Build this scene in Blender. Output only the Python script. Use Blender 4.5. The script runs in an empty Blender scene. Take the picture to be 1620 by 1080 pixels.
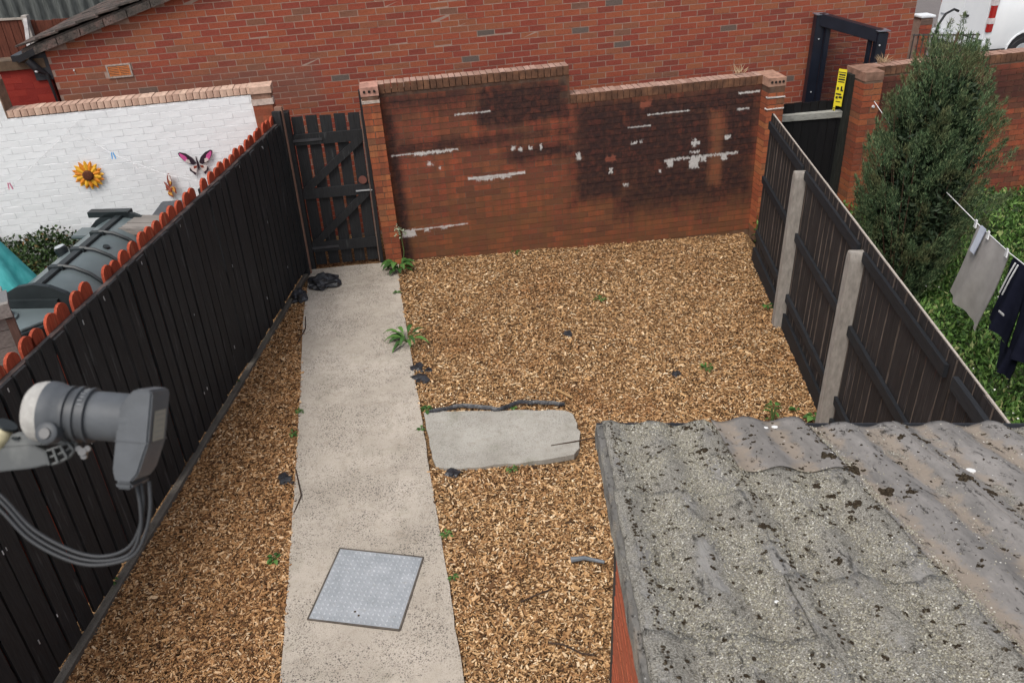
import bpy, bmesh, math, random
import numpy as np
from mathutils import Vector, Matrix
random.seed(7); rng = np.random.default_rng(7)
SC = bpy.context.scene; COL = SC.collection
R = math.radians
# ------------------------------------------------------------------ camera
CAMP = Vector((0, 0, 4.4))
CX = Vector((0.99903, -0.02237, -0.03782)); CY = Vector((-0.04394, -0.50865, -0.85985)); CZ = Vector((0, 0.86068, -0.50914))
cd = bpy.data.cameras.new('camera'); cam = bpy.data.objects.new('camera', cd); COL.objects.link(cam)
cd.sensor_width = 36; cd.lens = 1279 / 1620 * 36; cd.clip_start = 0.05; cd.clip_end = 900
cam.matrix_world = Matrix(((CX.x, -CY.x, -CZ.x, 0), (CX.y, -CY.y, -CZ.y, 0), (CX.z, -CY.z, -CZ.z, 4.4), (0, 0, 0, 1)))
SC.camera = cam
cd.dof.use_dof = True; cd.dof.focus_distance = 6.5; cd.dof.aperture_fstop = 11
# ------------------------------------------------------------------ light (bright overcast)
SUN_EL, SUN_AZ = 58, 215
W = bpy.data.worlds.new('World'); SC.world = W; W.use_nodes = True
nt = W.node_tree; nt.nodes.clear()
sk = nt.nodes.new('ShaderNodeTexSky'); sk.sky_type = 'NISHITA'; sk.sun_disc = False
sk.sun_elevation = R(SUN_EL); sk.sun_rotation = R(SUN_AZ); sk.dust_density = 4.0; sk.ozone_density = 0.3; sk.air_density = 1.0
hs = nt.nodes.new('ShaderNodeHueSaturation'); hs.inputs['Saturation'].default_value = 0.45
bg = nt.nodes.new('ShaderNodeBackground'); bg.inputs[1].default_value = 0.15
wo = nt.nodes.new('ShaderNodeOutputWorld')
nt.links.new(sk.outputs[0], hs.inputs['Color']); nt.links.new(hs.outputs[0], bg.inputs[0]); nt.links.new(bg.outputs[0], wo.inputs[0])
sl = bpy.data.lights.new('sun', 'SUN'); sl.energy = 1.3; sl.angle = R(25); sl.color = (1, .965, .92)
so = bpy.data.objects.new('sun', sl); COL.objects.link(so)
az, el = R(SUN_AZ), R(SUN_EL)
sd = Vector((math.sin(az) * math.cos(el), math.cos(az) * math.cos(el), math.sin(el)))
so.rotation_euler = sd.to_track_quat('Z', 'Y').to_euler(); so.location = (0, 0, 20)
SC.view_settings.view_transform = 'Standard'; SC.view_settings.look = 'None'; SC.view_settings.gamma = 1
SC.view_settings.exposure = 0.3; SC.view_settings.use_curve_mapping = False
# ------------------------------------------------------------------ helpers
def link(o, parent=None):
    COL.objects.link(o)
    if parent is not None: o.parent = parent
    return o
def tag(o, label=None, cat=None, group=None, kind=None):
    if label: o['label'] = label
    if cat: o['category'] = cat
    if group: o['group'] = group
    if kind: o['kind'] = kind
    return o
def empty(name, loc=(0, 0, 0), rot=(0, 0, 0), label=None, cat=None, group=None):
    e = bpy.data.objects.new(name, None); link(e); e.location = loc; e.rotation_euler = rot; e.empty_display_size = .1
    return tag(e, label, cat, group)
def arr_mesh(name, V, F, mat, smooth=False):
    """V (n,3) array, F (m,k) array, all faces with k corners"""
    V = np.asarray(V, dtype=np.float32); F = np.asarray(F, dtype=np.int32)
    me = bpy.data.meshes.new(name); k = F.shape[1]
    me.vertices.add(len(V)); me.vertices.foreach_set('co', V.ravel())
    me.loops.add(F.size); me.loops.foreach_set('vertex_index', F.ravel())
    me.polygons.add(len(F)); me.polygons.foreach_set('loop_start', np.arange(0, F.size, k, dtype=np.int32))
    me.polygons.foreach_set('loop_total', np.full(len(F), k, dtype=np.int32))
    me.update(calc_edges=True); me.validate()
    me.polygons.foreach_set('use_smooth', np.full(len(me.polygons), bool(smooth)))
    me.materials.append(mat); return me
class MB:
    def __init__(s): s.v = []; s.f = []
    def add(s, vs, fs):
        n = len(s.v); s.v += [tuple(v) for v in vs]; s.f += [tuple(i + n for i in f) for f in fs]; return s
    def box(s, x0, x1, y0, y1, z0, z1, j=0.0):
        vs = [(x0, y0, z0), (x1, y0, z0), (x1, y1, z0), (x0, y1, z0), (x0, y0, z1), (x1, y0, z1), (x1, y1, z1), (x0, y1, z1)]
        if j: vs = [(a + random.uniform(-j, j), b + random.uniform(-j, j), c + random.uniform(-j, j)) for a, b, c in vs]
        return s.add(vs, [(0, 3, 2, 1), (4, 5, 6, 7), (0, 1, 5, 4), (1, 2, 6, 5), (2, 3, 7, 6), (3, 0, 4, 7)])
    def prism(s, poly, d0, d1, axis='y'):
        """poly in the two other axes; outline extruded along axis"""
        n = len(poly)
        def P(a, b, d): return {'y': (a, d, b), 'x': (d, a, b), 'z': (a, b, d)}[axis]
        vs = [P(a, b, d0) for a, b in poly] + [P(a, b, d1) for a, b in poly]
        fs = [tuple(range(n)), tuple(range(2 * n - 1, n - 1, -1))] + [(i, i + n, (i + 1) % n + n, (i + 1) % n) for i in range(n)]
        return s.add(vs, fs)
    def bar(s, a, b, w, h, up=(0, 0, 1)):
        a, b = Vector(a), Vector(b); d = (b - a).normalized(); u = Vector(up)
        if abs(d.dot(u)) > .98: u = Vector((1, 0, 0))
        sx = d.cross(u).normalized(); uz = sx.cross(d)
        vs = [p + sx * i * w / 2 + uz * k * h / 2 for p in (a, b) for i, k in ((-1, -1), (1, -1), (1, 1), (-1, 1))]
        return s.add(vs, [(0, 1, 2, 3), (7, 6, 5, 4), (0, 4, 5, 1), (1, 5, 6, 2), (2, 6, 7, 3), (3, 7, 4, 0)])
    def tube(s, pts, r, n=8, closed=True):
        pts = [Vector(p) for p in pts]; rs = r if isinstance(r, (list, tuple)) else [r] * len(pts); rings = []
        prev = None
        for i, p in enumerate(pts):
            d = (pts[min(i + 1, len(pts) - 1)] - pts[max(i - 1, 0)]).normalized()
            if prev is None: prev = d.orthogonal().normalized()
            sx = (prev - d * prev.dot(d)).normalized(); prev = sx; sy = d.cross(sx)
            rings.append([p + (sx * math.cos(2 * math.pi * k / n) + sy * math.sin(2 * math.pi * k / n)) * rs[i] for k in range(n)])
        vs = [v for rg in rings for v in rg]
        fs = [(i * n + k, i * n + (k + 1) % n, (i + 1) * n + (k + 1) % n, (i + 1) * n + k) for i in range(len(pts) - 1) for k in range(n)]
        if closed: fs += [tuple(range(n - 1, -1, -1)), tuple((len(pts) - 1) * n + k for k in range(n))]
        return s.add(vs, fs)
    def lathe(s, prof, o, ax, n=32):
        """prof [(t, r)] around axis ax from o"""
        o = Vector(o); ax = Vector(ax).normalized(); sx = ax.orthogonal().normalized(); sy = ax.cross(sx)
        vs = [o + ax * t + (sx * math.cos(2 * math.pi * k / n) + sy * math.sin(2 * math.pi * k / n)) * max(r, 1e-5) for t, r in prof for k in range(n)]
        fs = [(i * n + k, i * n + (k + 1) % n, (i + 1) * n + (k + 1) % n, (i + 1) * n + k) for i in range(len(prof) - 1) for k in range(n)]
        fs += [tuple(range(n - 1, -1, -1)), tuple((len(prof) - 1) * n + k for k in range(n))]
        return s.add(vs, fs)
    def build(s, name, mat, parent=None, smooth=False, bevel=0, seg=2):
        me = bpy.data.meshes.new(name); me.from_pydata(s.v, [], s.f); me.update()
        bm = bmesh.new(); bm.from_mesh(me)
        bmesh.ops.recalc_face_normals(bm, faces=bm.faces)
        if bevel: bmesh.ops.bevel(bm, geom=list(bm.edges), offset=bevel, segments=seg, affect='EDGES', clamp_overlap=True)
        bm.to_mesh(me); bm.free()
        if smooth:
            me.polygons.foreach_set('use_smooth', np.ones(len(me.polygons), dtype=bool))
            me.set_sharp_from_angle(angle=R(38))
        me.materials.append(mat)
        return link(bpy.data.objects.new(name, me), parent)
# ------------------------------------------------------------------ material helpers
class NM:
    def __init__(s, name, rough=.8, spec=.3):
        s.m = bpy.data.materials.new(name); s.m.use_nodes = True; s.t = s.m.node_tree; s.N = s.t.nodes
        s.b = s.N['Principled BSDF']; s.b.inputs['Roughness'].default_value = rough; s.b.inputs['Specular IOR Level'].default_value = spec
        s.pos = None
    def n(s, t): return s.N.new(t)
    def set(s, sock, v):
        if hasattr(v, 'links'): s.t.links.new(v, sock)
        elif isinstance(v, (tuple, list)) and len(v) == 3 and sock.type == 'RGBA': sock.default_value = (*v, 1)
        else: sock.default_value = v
    def coords(s, obj=None, kind='Object'):
        tc = s.n('ShaderNodeTexCoord')
        if obj is not None: tc.object = obj
        if kind == 'World':
            g = s.n('ShaderNodeNewGeometry'); s.pos = g.outputs['Position']
        else: s.pos = tc.outputs[kind]
        return s.pos
    def xyz(s, v=None):
        x = s.n('ShaderNodeSeparateXYZ'); s.set(x.inputs[0], v or s.pos); return x.outputs
    def math(s, op, a, b=0.0, c=0.0, clamp=False):
        m = s.n('ShaderNodeMath'); m.operation = op; m.use_clamp = clamp; s.set(m.inputs[0], a); s.set(m.inputs[1], b); s.set(m.inputs[2], c); return m.outputs[0]
    def vec(s, op, a, b):
        m = s.n('ShaderNodeVectorMath'); m.operation = op; s.set(m.inputs[0], a); s.set(m.inputs[1], b); return m.outputs[0]
    def comb(s, x, y, z):
        c = s.n('ShaderNodeCombineXYZ')
        for i, v in enumerate((x, y, z)): s.set(c.inputs[i], v)
        return c.outputs[0]
    def noise(s, scale, detail=4, rough=.55, vec=None, stretch=None, out='Fac', dist=0):
        n = s.n('ShaderNodeTexNoise'); n.inputs['Scale'].default_value = scale; n.inputs['Detail'].default_value = detail; n.inputs['Roughness'].default_value = rough
        n.inputs['Distortion'].default_value = dist
        v = vec or s.pos
        if stretch: v = s.vec('MULTIPLY', v, stretch)
        s.set(n.inputs['Vector'], v); return n.outputs[out]
    def voro(s, scale, vec=None, feature='F1', out='Distance', rnd=1):
        n = s.n('ShaderNodeTexVoronoi'); n.feature = feature; n.inputs['Scale'].default_value = scale; n.inputs['Randomness'].default_value = rnd
        s.set(n.inputs['Vector'], vec or s.pos); return n.outputs[out]
    def ramp(s, f, stops, interp='LINEAR'):
        r = s.n('ShaderNodeValToRGB'); r.color_ramp.interpolation = interp; e = r.color_ramp.elements
        while len(e) < len(stops): e.new(.5)
        for k, (p, c) in enumerate(stops): e[k].position = p; e[k].color = (*c, 1) if len(c) == 3 else c
        s.set(r.inputs[0], f); return r.outputs[0]
    def step(s, f, a, b):
        m = s.n('ShaderNodeMapRange'); m.interpolation_type = 'SMOOTHSTEP'; s.set(m.inputs[0], f); s.set(m.inputs[1], a); s.set(m.inputs[2], b); return m.outputs[0]
    def mix(s, f, a, b, mode='MIX'):
        m = s.n('ShaderNodeMix'); m.data_type = 'RGBA'; m.blend_type = mode; s.set(m.inputs[0], f); s.set(m.inputs[6], a); s.set(m.inputs[7], b); return m.outputs[2]
    def color(s, c): s.set(s.b.inputs['Base Color'], c); return s
    def bump(s, h, strength=.4, dist=.01):
        b = s.n('ShaderNodeBump'); b.inputs['Strength'].default_value = strength; b.inputs['Distance'].default_value = dist
        s.set(b.inputs['Height'], h); s.t.links.new(b.outputs[0], s.b.inputs['Normal']); return s
    def rand(s, kind='Island'):
        if kind == 'Island': return s.n('ShaderNodeNewGeometry').outputs['Random Per Island']
        return s.n('ShaderNodeObjectInfo').outputs['Random']
def plain(name, c, rough=.6, spec=.4, metal=0, var=.25, scale=8, bump=.0):
    m = NM(name, rough, spec); m.coords(); m.b.inputs['Metallic'].default_value = metal
    f = m.noise(scale, 5, .6)
    lo = tuple(x * (1 - var) for x in c); hi = tuple(min(1, x * (1 + var)) for x in c)
    m.color(m.ramp(f, [(.3, lo), (.7, hi)]))
    if bump: m.bump(m.noise(scale * 6, 3), bump, .004)
    return m.m
# ------------------------------------------------------------------ brick walls
BR, BH, JO = .225, .075, .010
def brick_mat(name, obj, cols, stain=None, seed=0.0, bump=.35, course=BH):
    """cols: ramp stops over a per-brick random number; stain(m,u,v,col)->col"""
    m = NM(name, .88, .2); m.coords(obj); o = m.xyz(); u, d, v = o[0], o[1], o[2]
    row = m.math('FLOOR', m.math('DIVIDE', v, course)); odd = m.math('MODULO', m.math('ABSOLUTE', row), 2.0)
    colm = m.math('FLOOR', m.math('DIVIDE', m.math('ADD', u, m.math('MULTIPLY', odd, BR / 2)), BR))
    wn = m.n('ShaderNodeTexWhiteNoise'); wn.noise_dimensions = '3D'; m.set(wn.inputs['Vector'], m.comb(colm, seed, row))
    col = m.ramp(wn.outputs['Value'], cols)
    col = m.mix(m.math('MULTIPLY', m.step(m.noise(60, 4, .7), .45, .75), 1.0 if bump > .2 else .12), col, m.mix(1.0, col, (.62, .58, .55), 'MULTIPLY'))
    col = m.mix(m.math('MULTIPLY', m.step(m.noise(140, 2, .6), .58, .75), .25), col, m.mix(.5, col, (.50, .42, .36)))
    if stain: col = stain(m, u, v, col)
    m.color(col); m.bump(m.noise(90, 4, .7), bump, .004 if bump > .2 else .0015); return m.m
def mortar_mat(name, obj, c, stain=None):
    m = NM(name, .95, .1); m.coords(obj); o = m.xyz()
    col = m.mix(m.step(m.noise(12, 5), .35, .7), tuple(x * .75 for x in c), c)
    if stain: col = stain(m, o[0], o[2], col)
    m.color(col); m.bump(m.noise(200, 3), .5, .003); return m.m
BRICK_CACHE = {}
def brick_mesh(mat, L, H, D, var):
    k = (mat.name, round(L, 3), round(H, 3), round(D, 3), var)
    if k not in BRICK_CACHE:
        random.seed(hash((round(L, 3), var)) % 1000)
        mb = MB().box(-L / 2, L / 2, 0, D, -H / 2, H / 2, .0016)
        me = bpy.data.meshes.new('brick'); me.from_pydata(mb.v, [], mb.f); me.update(); me.materials.append(mat); BRICK_CACHE[k] = me
    return BRICK_CACHE[k]
def brickwork(root, u0, u1, v0, v1, yf, mat, mmat, top=None, proud=.006, prio=None, maxn=300, holes=(), thick=.2, axis='x', jt=.0015):
    """courses on the face at local y=yf (outward -y). axis 'y': face on local x=yf, running along y, outward sign by thick sign"""
    lst = []
    r0 = int(math.floor(v0 / BH + 1e-6)); r1 = int(math.ceil(v1 / BH - 1e-6))
    for r in range(r0, r1):
        za, zb = r * BH + JO / 2, (r + 1) * BH - JO / 2
        odd = abs(r) % 2; c0 = int(math.floor((u0 + odd * BR / 2) / BR)); c1 = int(math.ceil((u1 + odd * BR / 2) / BR))
        for c in range(c0, c1):
            a = max(u0, c * BR - odd * BR / 2 + JO / 2); b = min(u1, (c + 1) * BR - odd * BR / 2 - JO / 2)
            if b - a < .03: continue
            if top and (za + zb) / 2 > min(top(a), top(b)) - .02: continue
            for h in holes:
                if a < h[1] and b > h[0] and za < h[3] and zb > h[2]:
                    if a < h[0] and h[0] - a > b - h[1]: b = h[0] - .006
                    else: a = h[1] + .006
            if b - a < .03: continue
            if zb > v1 + .02 or za < v0 - .02: continue
            lst.append((a, b, za, zb))
    MW = root.matrix_basis
    def size(t):
        p = MW @ (Vector(((t[0] + t[1]) / 2, yf, (t[2] + t[3]) / 2)) if axis == 'x' else Vector((yf, (t[0] + t[1]) / 2, (t[2] + t[3]) / 2)))
        pen = 0 if prio is None or prio((t[0] + t[1]) / 2, (t[2] + t[3]) / 2) else 100
        return (p - CAMP).length + pen
    lst.sort(key=size)
    sg = 1 if thick > 0 else -1
    for i, (a, b, za, zb) in enumerate(lst[:maxn]):
        L = round((b - a) / .005) * .005 if abs((b - a) - (BR - JO)) > .001 else BR - JO
        me = brick_mesh(mat, L, BH - JO, .03, i % 4)
        o = bpy.data.objects.new('brick', me); link(o, root)
        j = proud + random.uniform(-jt, jt)
        if axis == 'x': o.location = ((a + b) / 2, yf - j, (za + zb) / 2)
        else: o.location = (yf + j * (-sg), (a + b) / 2, (za + zb) / 2); o.rotation_euler = (0, 0, -math.pi / 2 if sg > 0 else math.pi / 2)
    rest = lst[maxn:]
    if rest:
        A = np.array(rest); n = len(A); j = proud + rng.uniform(-jt, jt, n); jit = rng.uniform(-.0012, .0012, (n, 8, 2))
        V = np.zeros((n, 8, 3)); d0 = yf - sg * j; d1 = yf + sg * (.03 - j)
        ui = [0, 1, 1, 0, 0, 1, 1, 0]; di = [0, 0, 1, 1, 0, 0, 1, 1]; vi = [2, 2, 2, 2, 3, 3, 3, 3]
        for k in range(8):
            uu = A[:, ui[k]] + jit[:, k, 0]; vv = A[:, vi[k]] + jit[:, k, 1]; dd = d0 if di[k] == 0 else d1
            if axis == 'x': V[:, k] = np.stack([uu, dd, vv], 1)
            else: V[:, k] = np.stack([dd, uu, vv], 1)
        F = np.array([(0, 3, 2, 1), (4, 5, 6, 7), (0, 1, 5, 4), (1, 2, 6, 5), (2, 3, 7, 6), (3, 0, 4, 7)])
        if (axis == 'y') == (sg > 0): F = F[:, ::-1]
        if axis == 'x': F = F if sg > 0 else F[:, ::-1]
        FF = (F[None] + (np.arange(n) * 8)[:, None, None]).reshape(-1, 4)
        o = link(bpy.data.objects.new('bricks', arr_mesh('bricks', V.reshape(-1, 3), FF, mat)), root); tag(o, kind='stuff')
    return lst
def coping(root, u0, u1, vtop, y0, y1, mats, pitch=.075, h=.105, name='coping_brick'):
    n = int(round((u1 - u0) / pitch)); p = (u1 - u0) / n; ms = []
    for k in range(3):
        mb = MB().box(-p / 2 + .004, p / 2 - .004, y0, y1, -h, 0, .002); me = bpy.data.meshes.new(name); me.from_pydata(mb.v, [], mb.f)
        me.materials.append(mats[k % len(mats)]); ms.append(me)
    for i in range(n):
        o = link(bpy.data.objects.new(name, random.choice(ms)), root); o.location = (u0 + (i + .5) * p, random.uniform(-.003, .003), vtop + random.uniform(-.003, .002)); o.rotation_euler = (0, random.uniform(-.02, .02), 0)
# ================================================================== SETTING: ground
YAW = R(7.62); TILT = -.024
BW0 = Vector((-1.376, 9.628, 0)); HW0 = Vector((-.993, 10.821, 0))
def gz(x): return -.02 * max(0, min(4.5, x + 1.0))
def ground_material():
    m = NM('ground_concrete', .95, .15); m.coords(kind='World')
    c = m.ramp(m.noise(.8, 6), [(.3, (.17, .155, .135)), (.7, (.30, .275, .24))]); m.color(c); m.bump(m.noise(60, 4), .4, .01); return m.m
g = MB(); g.add([(-300, -300, -.26), (300, -300, -.26), (300, 300, -.26), (-300, 300, -.26)], [(0, 1, 2, 3)])
tag(g.build('ground', ground_material()), kind='structure')
# soil under the chips
def soil_mat():
    m = NM('soil_under_chips', .95, .1); m.coords(kind='World')
    a = m.voro(45, out='Color'); b = m.noise(70, 3)
    c = m.ramp(m.xyz(a)[0], [(0, (.08, .045, .022)), (.5, (.22, .125, .06)), (1, (.38, .24, .12))]); m.color(m.mix(m.step(b, .35, .6), (.03, .018, .01), c)); m.bump(b, .6, .01); return m.m
V = []; F = []; nx, ny = 40, 60; xs = np.linspace(-4.2, 3.3, nx); ys = np.linspace(-.5, 10.6, ny)
for j in range(ny):
    for i in range(nx):
        V.append((xs[i], ys[j], gz(xs[i]) - .022 + .008 * math.sin(xs[i] * 3 + ys[j] * 1.7) * math.sin(ys[j] * 2.3)))
F = [(j * nx + i, j * nx + i + 1, (j + 1) * nx + i + 1, (j + 1) * nx + i) for j in range(ny - 1) for i in range(nx - 1)]
tag(link(bpy.data.objects.new('soil_bed', arr_mesh('soil_bed', V, F, soil_mat()))), kind='structure')
# ------------------------------------------------------------------ path and slab
PL = [(-2.60, 9.47), (-2.535, 9.3), (-2.388, 8.217), (-2.17, 7.0), (-1.966, 5.824), (-1.76, 4.6), (-1.559, 3.332), (-1.30, 1.6), (-1.05, 0)]
PR = [(-1.43, 9.62), (-1.349, 8.927), (-1.15, 7.75), (-.904, 6.334), (-.72, 5.2), (-.56, 4.3), (-.39, 3.274), (-.16, 1.8), (.1, 0)]
def conc_mat(name, c0, c1, speck, green=0):
    m = NM(name, .9, .25); m.coords(kind='World')
    base = m.ramp(m.noise(1.6, 6, .65), [(.3, c0), (.7, c1)])
    base = m.mix(m.step(m.noise(9, 5, .7), .5, .75), base, m.mix(1.0, base, (.82, .8, .77), 'MULTIPLY'))
    sp = m.math('MULTIPLY', m.math('MAXIMUM', m.step(m.voro(52), .36, .22), m.math('MULTIPLY', m.step(m.voro(95), .42, .28), .7)), m.step(m.math('ADD', m.noise(2.2, 4, .7), m.math('MULTIPLY', m.noise(16, 3, .7), .6)), .62, .92))
    col = m.mix(m.math('MULTIPLY', sp, speck), base, (.07, .06, .055))
    lt = m.step(m.voro(120, vec=m.vec('ADD', m.pos, (3, 5, 1))), .2, .08); col = m.mix(m.math('MULTIPLY', lt, .5), col, (.58, .54, .47))
    fine = m.noise(230, 2, .6); col = m.mix(m.math('MULTIPLY', m.step(fine, .5, .7), .45), col, (.14, .12, .10))
    col = m.mix(m.math('MULTIPLY', m.step(m.noise(2.1, 6, .75), .50, .72), .35), col, m.mix(1.0, col, (.62, .60, .57), 'MULTIPLY'))
    if green: col = m.mix(m.math('MULTIPLY', m.step(m.noise(4, 5), .55, .75), green), col, (.13, .14, .07))
    m.color(col); m.bump(m.math('ADD', m.math('MULTIPLY', sp, -1), fine), .5, .004); return m.m
CONC = conc_mat('path_concrete', (.39, .345, .285), (.55, .49, .415), .85, .15)
def slab(name, left, right, z1, z0, mat, wob=.0035):
    n = 90
    def interp(P, t):
        P = np.array(P); L = np.linspace(0, 1, len(P)); return np.array([np.interp(t, L, P[:, 0]), np.interp(t, L, P[:, 1])])
    V = []; k = 12
    for i in range(n):
        t = i / (n - 1); a = interp(left, t); b = interp(right, t)
        a = a + rng.normal(0, wob, 2) * .7; b = b + rng.normal(0, wob, 2) * .7
        for j in range(k + 1):
            p = a + (b - a) * j / k; V.append((p[0], p[1], z1 + .003 * math.sin(p[0] * 7 + p[1] * 3)))
        V += [(a[0], a[1], z0), (b[0], b[1], z0)]
    s = k + 3; F = []
    for i in range(n - 1):
        for j in range(k): F.append((i * s + j, (i + 1) * s + j, (i + 1) * s + j + 1, i * s + j + 1))
        F.append((i * s, i * s + k + 1, (i + 1) * s + k + 1, (i + 1) * s)); F.append((i * s + k, (i + 1) * s + k, (i + 1) * s + k + 2, i * s + k + 2))
    return link(bpy.data.objects.new(name, arr_mesh(name, V, F, mat)))
tag(slab('path', PL, PR, 0, -.085, CONC), kind='structure')
S0 = [(-.846, 6.19), (-.82, 5.9), (-.76, 5.6), (-.715, 5.40)]; S1 = [(.47, 6.17), (.535, 5.98), (.56, 5.7), (.47, 5.47)]
sb = MB(); poly = [(-.85, 6.20), (-.6, 6.205), (0, 6.17), (.44, 6.15), (.535, 6.06), (.565, 5.8), (.545, 5.56), (.47, 5.47), (0, 5.40), (-.4, 5.365), (-.70, 5.385), (-.76, 5.7)]
random.seed(3); pp = []
for i in range(len(poly)):
    a, b = Vector(poly[i]), Vector(poly[(i + 1) % len(poly)])
    for t in (0, .25, .5, .75): q = a.lerp(b, t); pp.append((q.x + random.uniform(-.012, .012), q.y + random.uniform(-.012, .012)))
sb.prism(pp, -.085, .002, 'z')
so_ = sb.build('concrete_slab', conc_mat('slab_concrete', (.33, .31, .27), (.47, .45, .40), .35, .3), bevel=.0)
tag(so_, 'short grey concrete slab jutting from the right side of the path', 'slab')
# ------------------------------------------------------------------ wood chips
def chip_mat():
    m = NM('wood_chip', .8, .25); r = m.rand()
    c = m.ramp(r, [(0, (.05, .027, .014)), (.15, (.15, .076, .033)), (.42, (.37, .20, .086)), (.70, (.56, .335, .15)), (.90, (.72, .50, .28)), (1, (.84, .68, .46))])
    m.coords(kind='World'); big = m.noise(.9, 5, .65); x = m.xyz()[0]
    shade_and_patches = m.math('MULTIPLY', m.step(x, -1.2, -1.9), .45); shade_and_patches = m.math('MAXIMUM', shade_and_patches, m.math('MULTIPLY', m.step(big, .48, .68), .55))  # fence shade painted into the left strip, plus random darker patches
    c = m.mix(shade_and_patches, c, m.mix(1, c, (.62, .46, .36), 'MULTIPLY'))
    m.color(m.mix(m.math('MULTIPLY', m.step(m.noise(2.3, 4, .7), .55, .75), .4), c, m.mix(1, c, (.85, .92, .95), 'MULTIPLY'))); return m.m
CHIP = chip_mat()
def edge_x(P, y):
    Q = np.array(P)[::-1]; return np.interp(y, Q[:, 1], Q[:, 0])
def chips(name, n, xr, yr, keep, label):
    x = rng.uniform(*xr, n * 3); y = rng.uniform(*yr, n * 3)
    pr = np.clip(np.where(y > 4, (4.6 / y) ** 1.0, 1), 0, 1); k = keep(x, y) & (rng.random(len(x)) < pr); x, y = x[k][:n], y[k][:n]; n = len(x)
    L = rng.gamma(2.2, .0062, n) + .006; Wd = L * rng.uniform(.25, .6, n); T = rng.uniform(.002, .006, n)
    th = rng.uniform(0, 2 * np.pi, n); tl = rng.normal(0, .22, n); tr = rng.normal(0, .24, n)
    z = -.02 * np.clip(x + 1, 0, 4.5) - .020 + rng.uniform(0, .022, n) + .006 * np.sin(x * 5) * np.sin(y * 4)
    ax = np.stack([np.cos(th) * np.cos(tl), np.sin(th) * np.cos(tl), np.sin(tl)], 1)
    sx = np.stack([-np.sin(th), np.cos(th), np.zeros(n)], 1); sx = sx * np.cos(tr)[:, None] + np.array([0, 0, 1]) * np.sin(tr)[:, None]
    up = np.cross(ax, sx); c = np.stack([x, y, z], 1); V = np.zeros((n, 8, 3))
    taper = rng.uniform(.3, 1, (n, 2))
    for q, (a, b, h) in enumerate([(-1, -1, 0), (1, -1, 0), (1, 1, 0), (-1, 1, 0), (-1, -1, 1), (1, -1, 1), (1, 1, 1), (-1, 1, 1)]):
        tp = taper[:, 0] if a < 0 else taper[:, 1]
        V[:, q] = c + ax * (a * L / 2)[:, None] + sx * (b * Wd / 2 * tp)[:, None] + up * (h * T)[:, None]
    F = np.array([(4, 5, 6, 7), (0, 1, 5, 4), (1, 2, 6, 5), (2, 3, 7, 6), (3, 0, 4, 7)])
    FF = (F[None] + (np.arange(n) * 8)[:, None, None]).reshape(-1, 4)
    o = link(bpy.data.objects.new(name, arr_mesh(name, V.reshape(-1, 3), FF, CHIP)))
    tag(o, label, 'wood chips', kind='stuff')
LFX = lambda y: -2.984 + (y - 3.451) * .0703
RFX = lambda y: 2.80 + (y - 5.777) * .0945
WY = lambda x: 9.628 + (x + 1.376) * .1338
def keepR(x, y):
    k = (x > edge_x(PR, y) - .015 * rng.random(len(x))) & (x < RFX(y) + .02) & (y < WY(x) - .01)
    k &= ~((x > -.9) & (x < .545) & (y > 5.39 + .01 * rng.random(len(x))) & (y < 6.165) & (y < 6.3 - np.maximum(0, x - .4) * 1.2)); return k
def keepL(x, y): return (x < edge_x(PL, y) + .015 * rng.random(len(x))) & (x > LFX(y) + .005 + .01 * rng.random(len(x))) & (y < 8.95)
chips('wood_chip_mulch', 190000, (-1.5, 3.4), (2.2, 10.3), keepR, 'brown wood chip mulch covering the yard right of the path')
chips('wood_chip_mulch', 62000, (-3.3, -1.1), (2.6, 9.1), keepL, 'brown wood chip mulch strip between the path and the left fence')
# ------------------------------------------------------------------ manhole cover
MC = [(-1.364, 4.482), (-.725, 4.353), (-.839, 3.70), (-1.479, 3.824)]
mroot = empty('manhole_cover', ((MC[0][0] + MC[2][0]) / 2, (MC[0][1] + MC[2][1]) / 2, 0), (0, 0, 0), 'galvanised chequer plate manhole cover set in the concrete path', 'manhole cover')
MP = [Vector((a - mroot.location.x, b - mroot.location.y)) for a, b in MC]
def galv(nm='galvanised_steel', k=1.0):
    m = NM(nm, .42, .5); m.coords(kind='World'); m.b.inputs['Metallic'].default_value = .35
    c = m.ramp(m.noise(5, 6, .7), [(.3, (.36*k, .385*k, .40*k)), (.7, (.56*k, .58*k, .60*k))]); c = m.mix(m.math('MULTIPLY', m.step(m.noise(14, 5), .6, .8), .5), c, (.30, .27, .22)); m.color(c)
    m.bump(m.noise(80, 3), .2, .002); return m.m
GALV = galv()
plate = MB(); plate.prism([(p.x * .985, p.y * .985) for p in MP], -.03, .008, 'z'); plate.build('plate', galv('plate_steel', .92), mroot)
fr = MB()
for i in range(4): a, b = MP[i], MP[(i + 1) % 4]; fr.bar((a.x, a.y, .004), (b.x, b.y, .004), .012, .012)
fr.build('frame', plain('manhole_frame', (.10, .085, .07), .8, var=.4), mroot)
st = MB(); N_ = 17
for i in range(N_):
    for j in range(N_):
        a = (i + .7) / (N_ + .4); b = (j + .7) / (N_ + .4)
        p = MP[0].lerp(MP[1], a).lerp(MP[3].lerp(MP[2], a), b); ang = (.7 if (i + j) % 2 else -.9)
        dx, dy = Vector((math.cos(ang), math.sin(ang))) * .0145, Vector((-math.sin(ang), math.cos(ang))) * .0075
        v = [p - dx, p - dy, p + dx, p + dy]
        st.add([(q.x, q.y, .0078) for q in v] + [(p.x + (q.x - p.x) * .6, p.y + (q.y - p.y) * .6, .0125) for q in v], [(4, 5, 6, 7)] + [(k, (k + 1) % 4, 4 + (k + 1) % 4, 4 + k) for k in range(4)])
tag(st.build('tread_pattern', galv('tread_steel', 1.18), mroot), kind='stuff')
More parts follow.
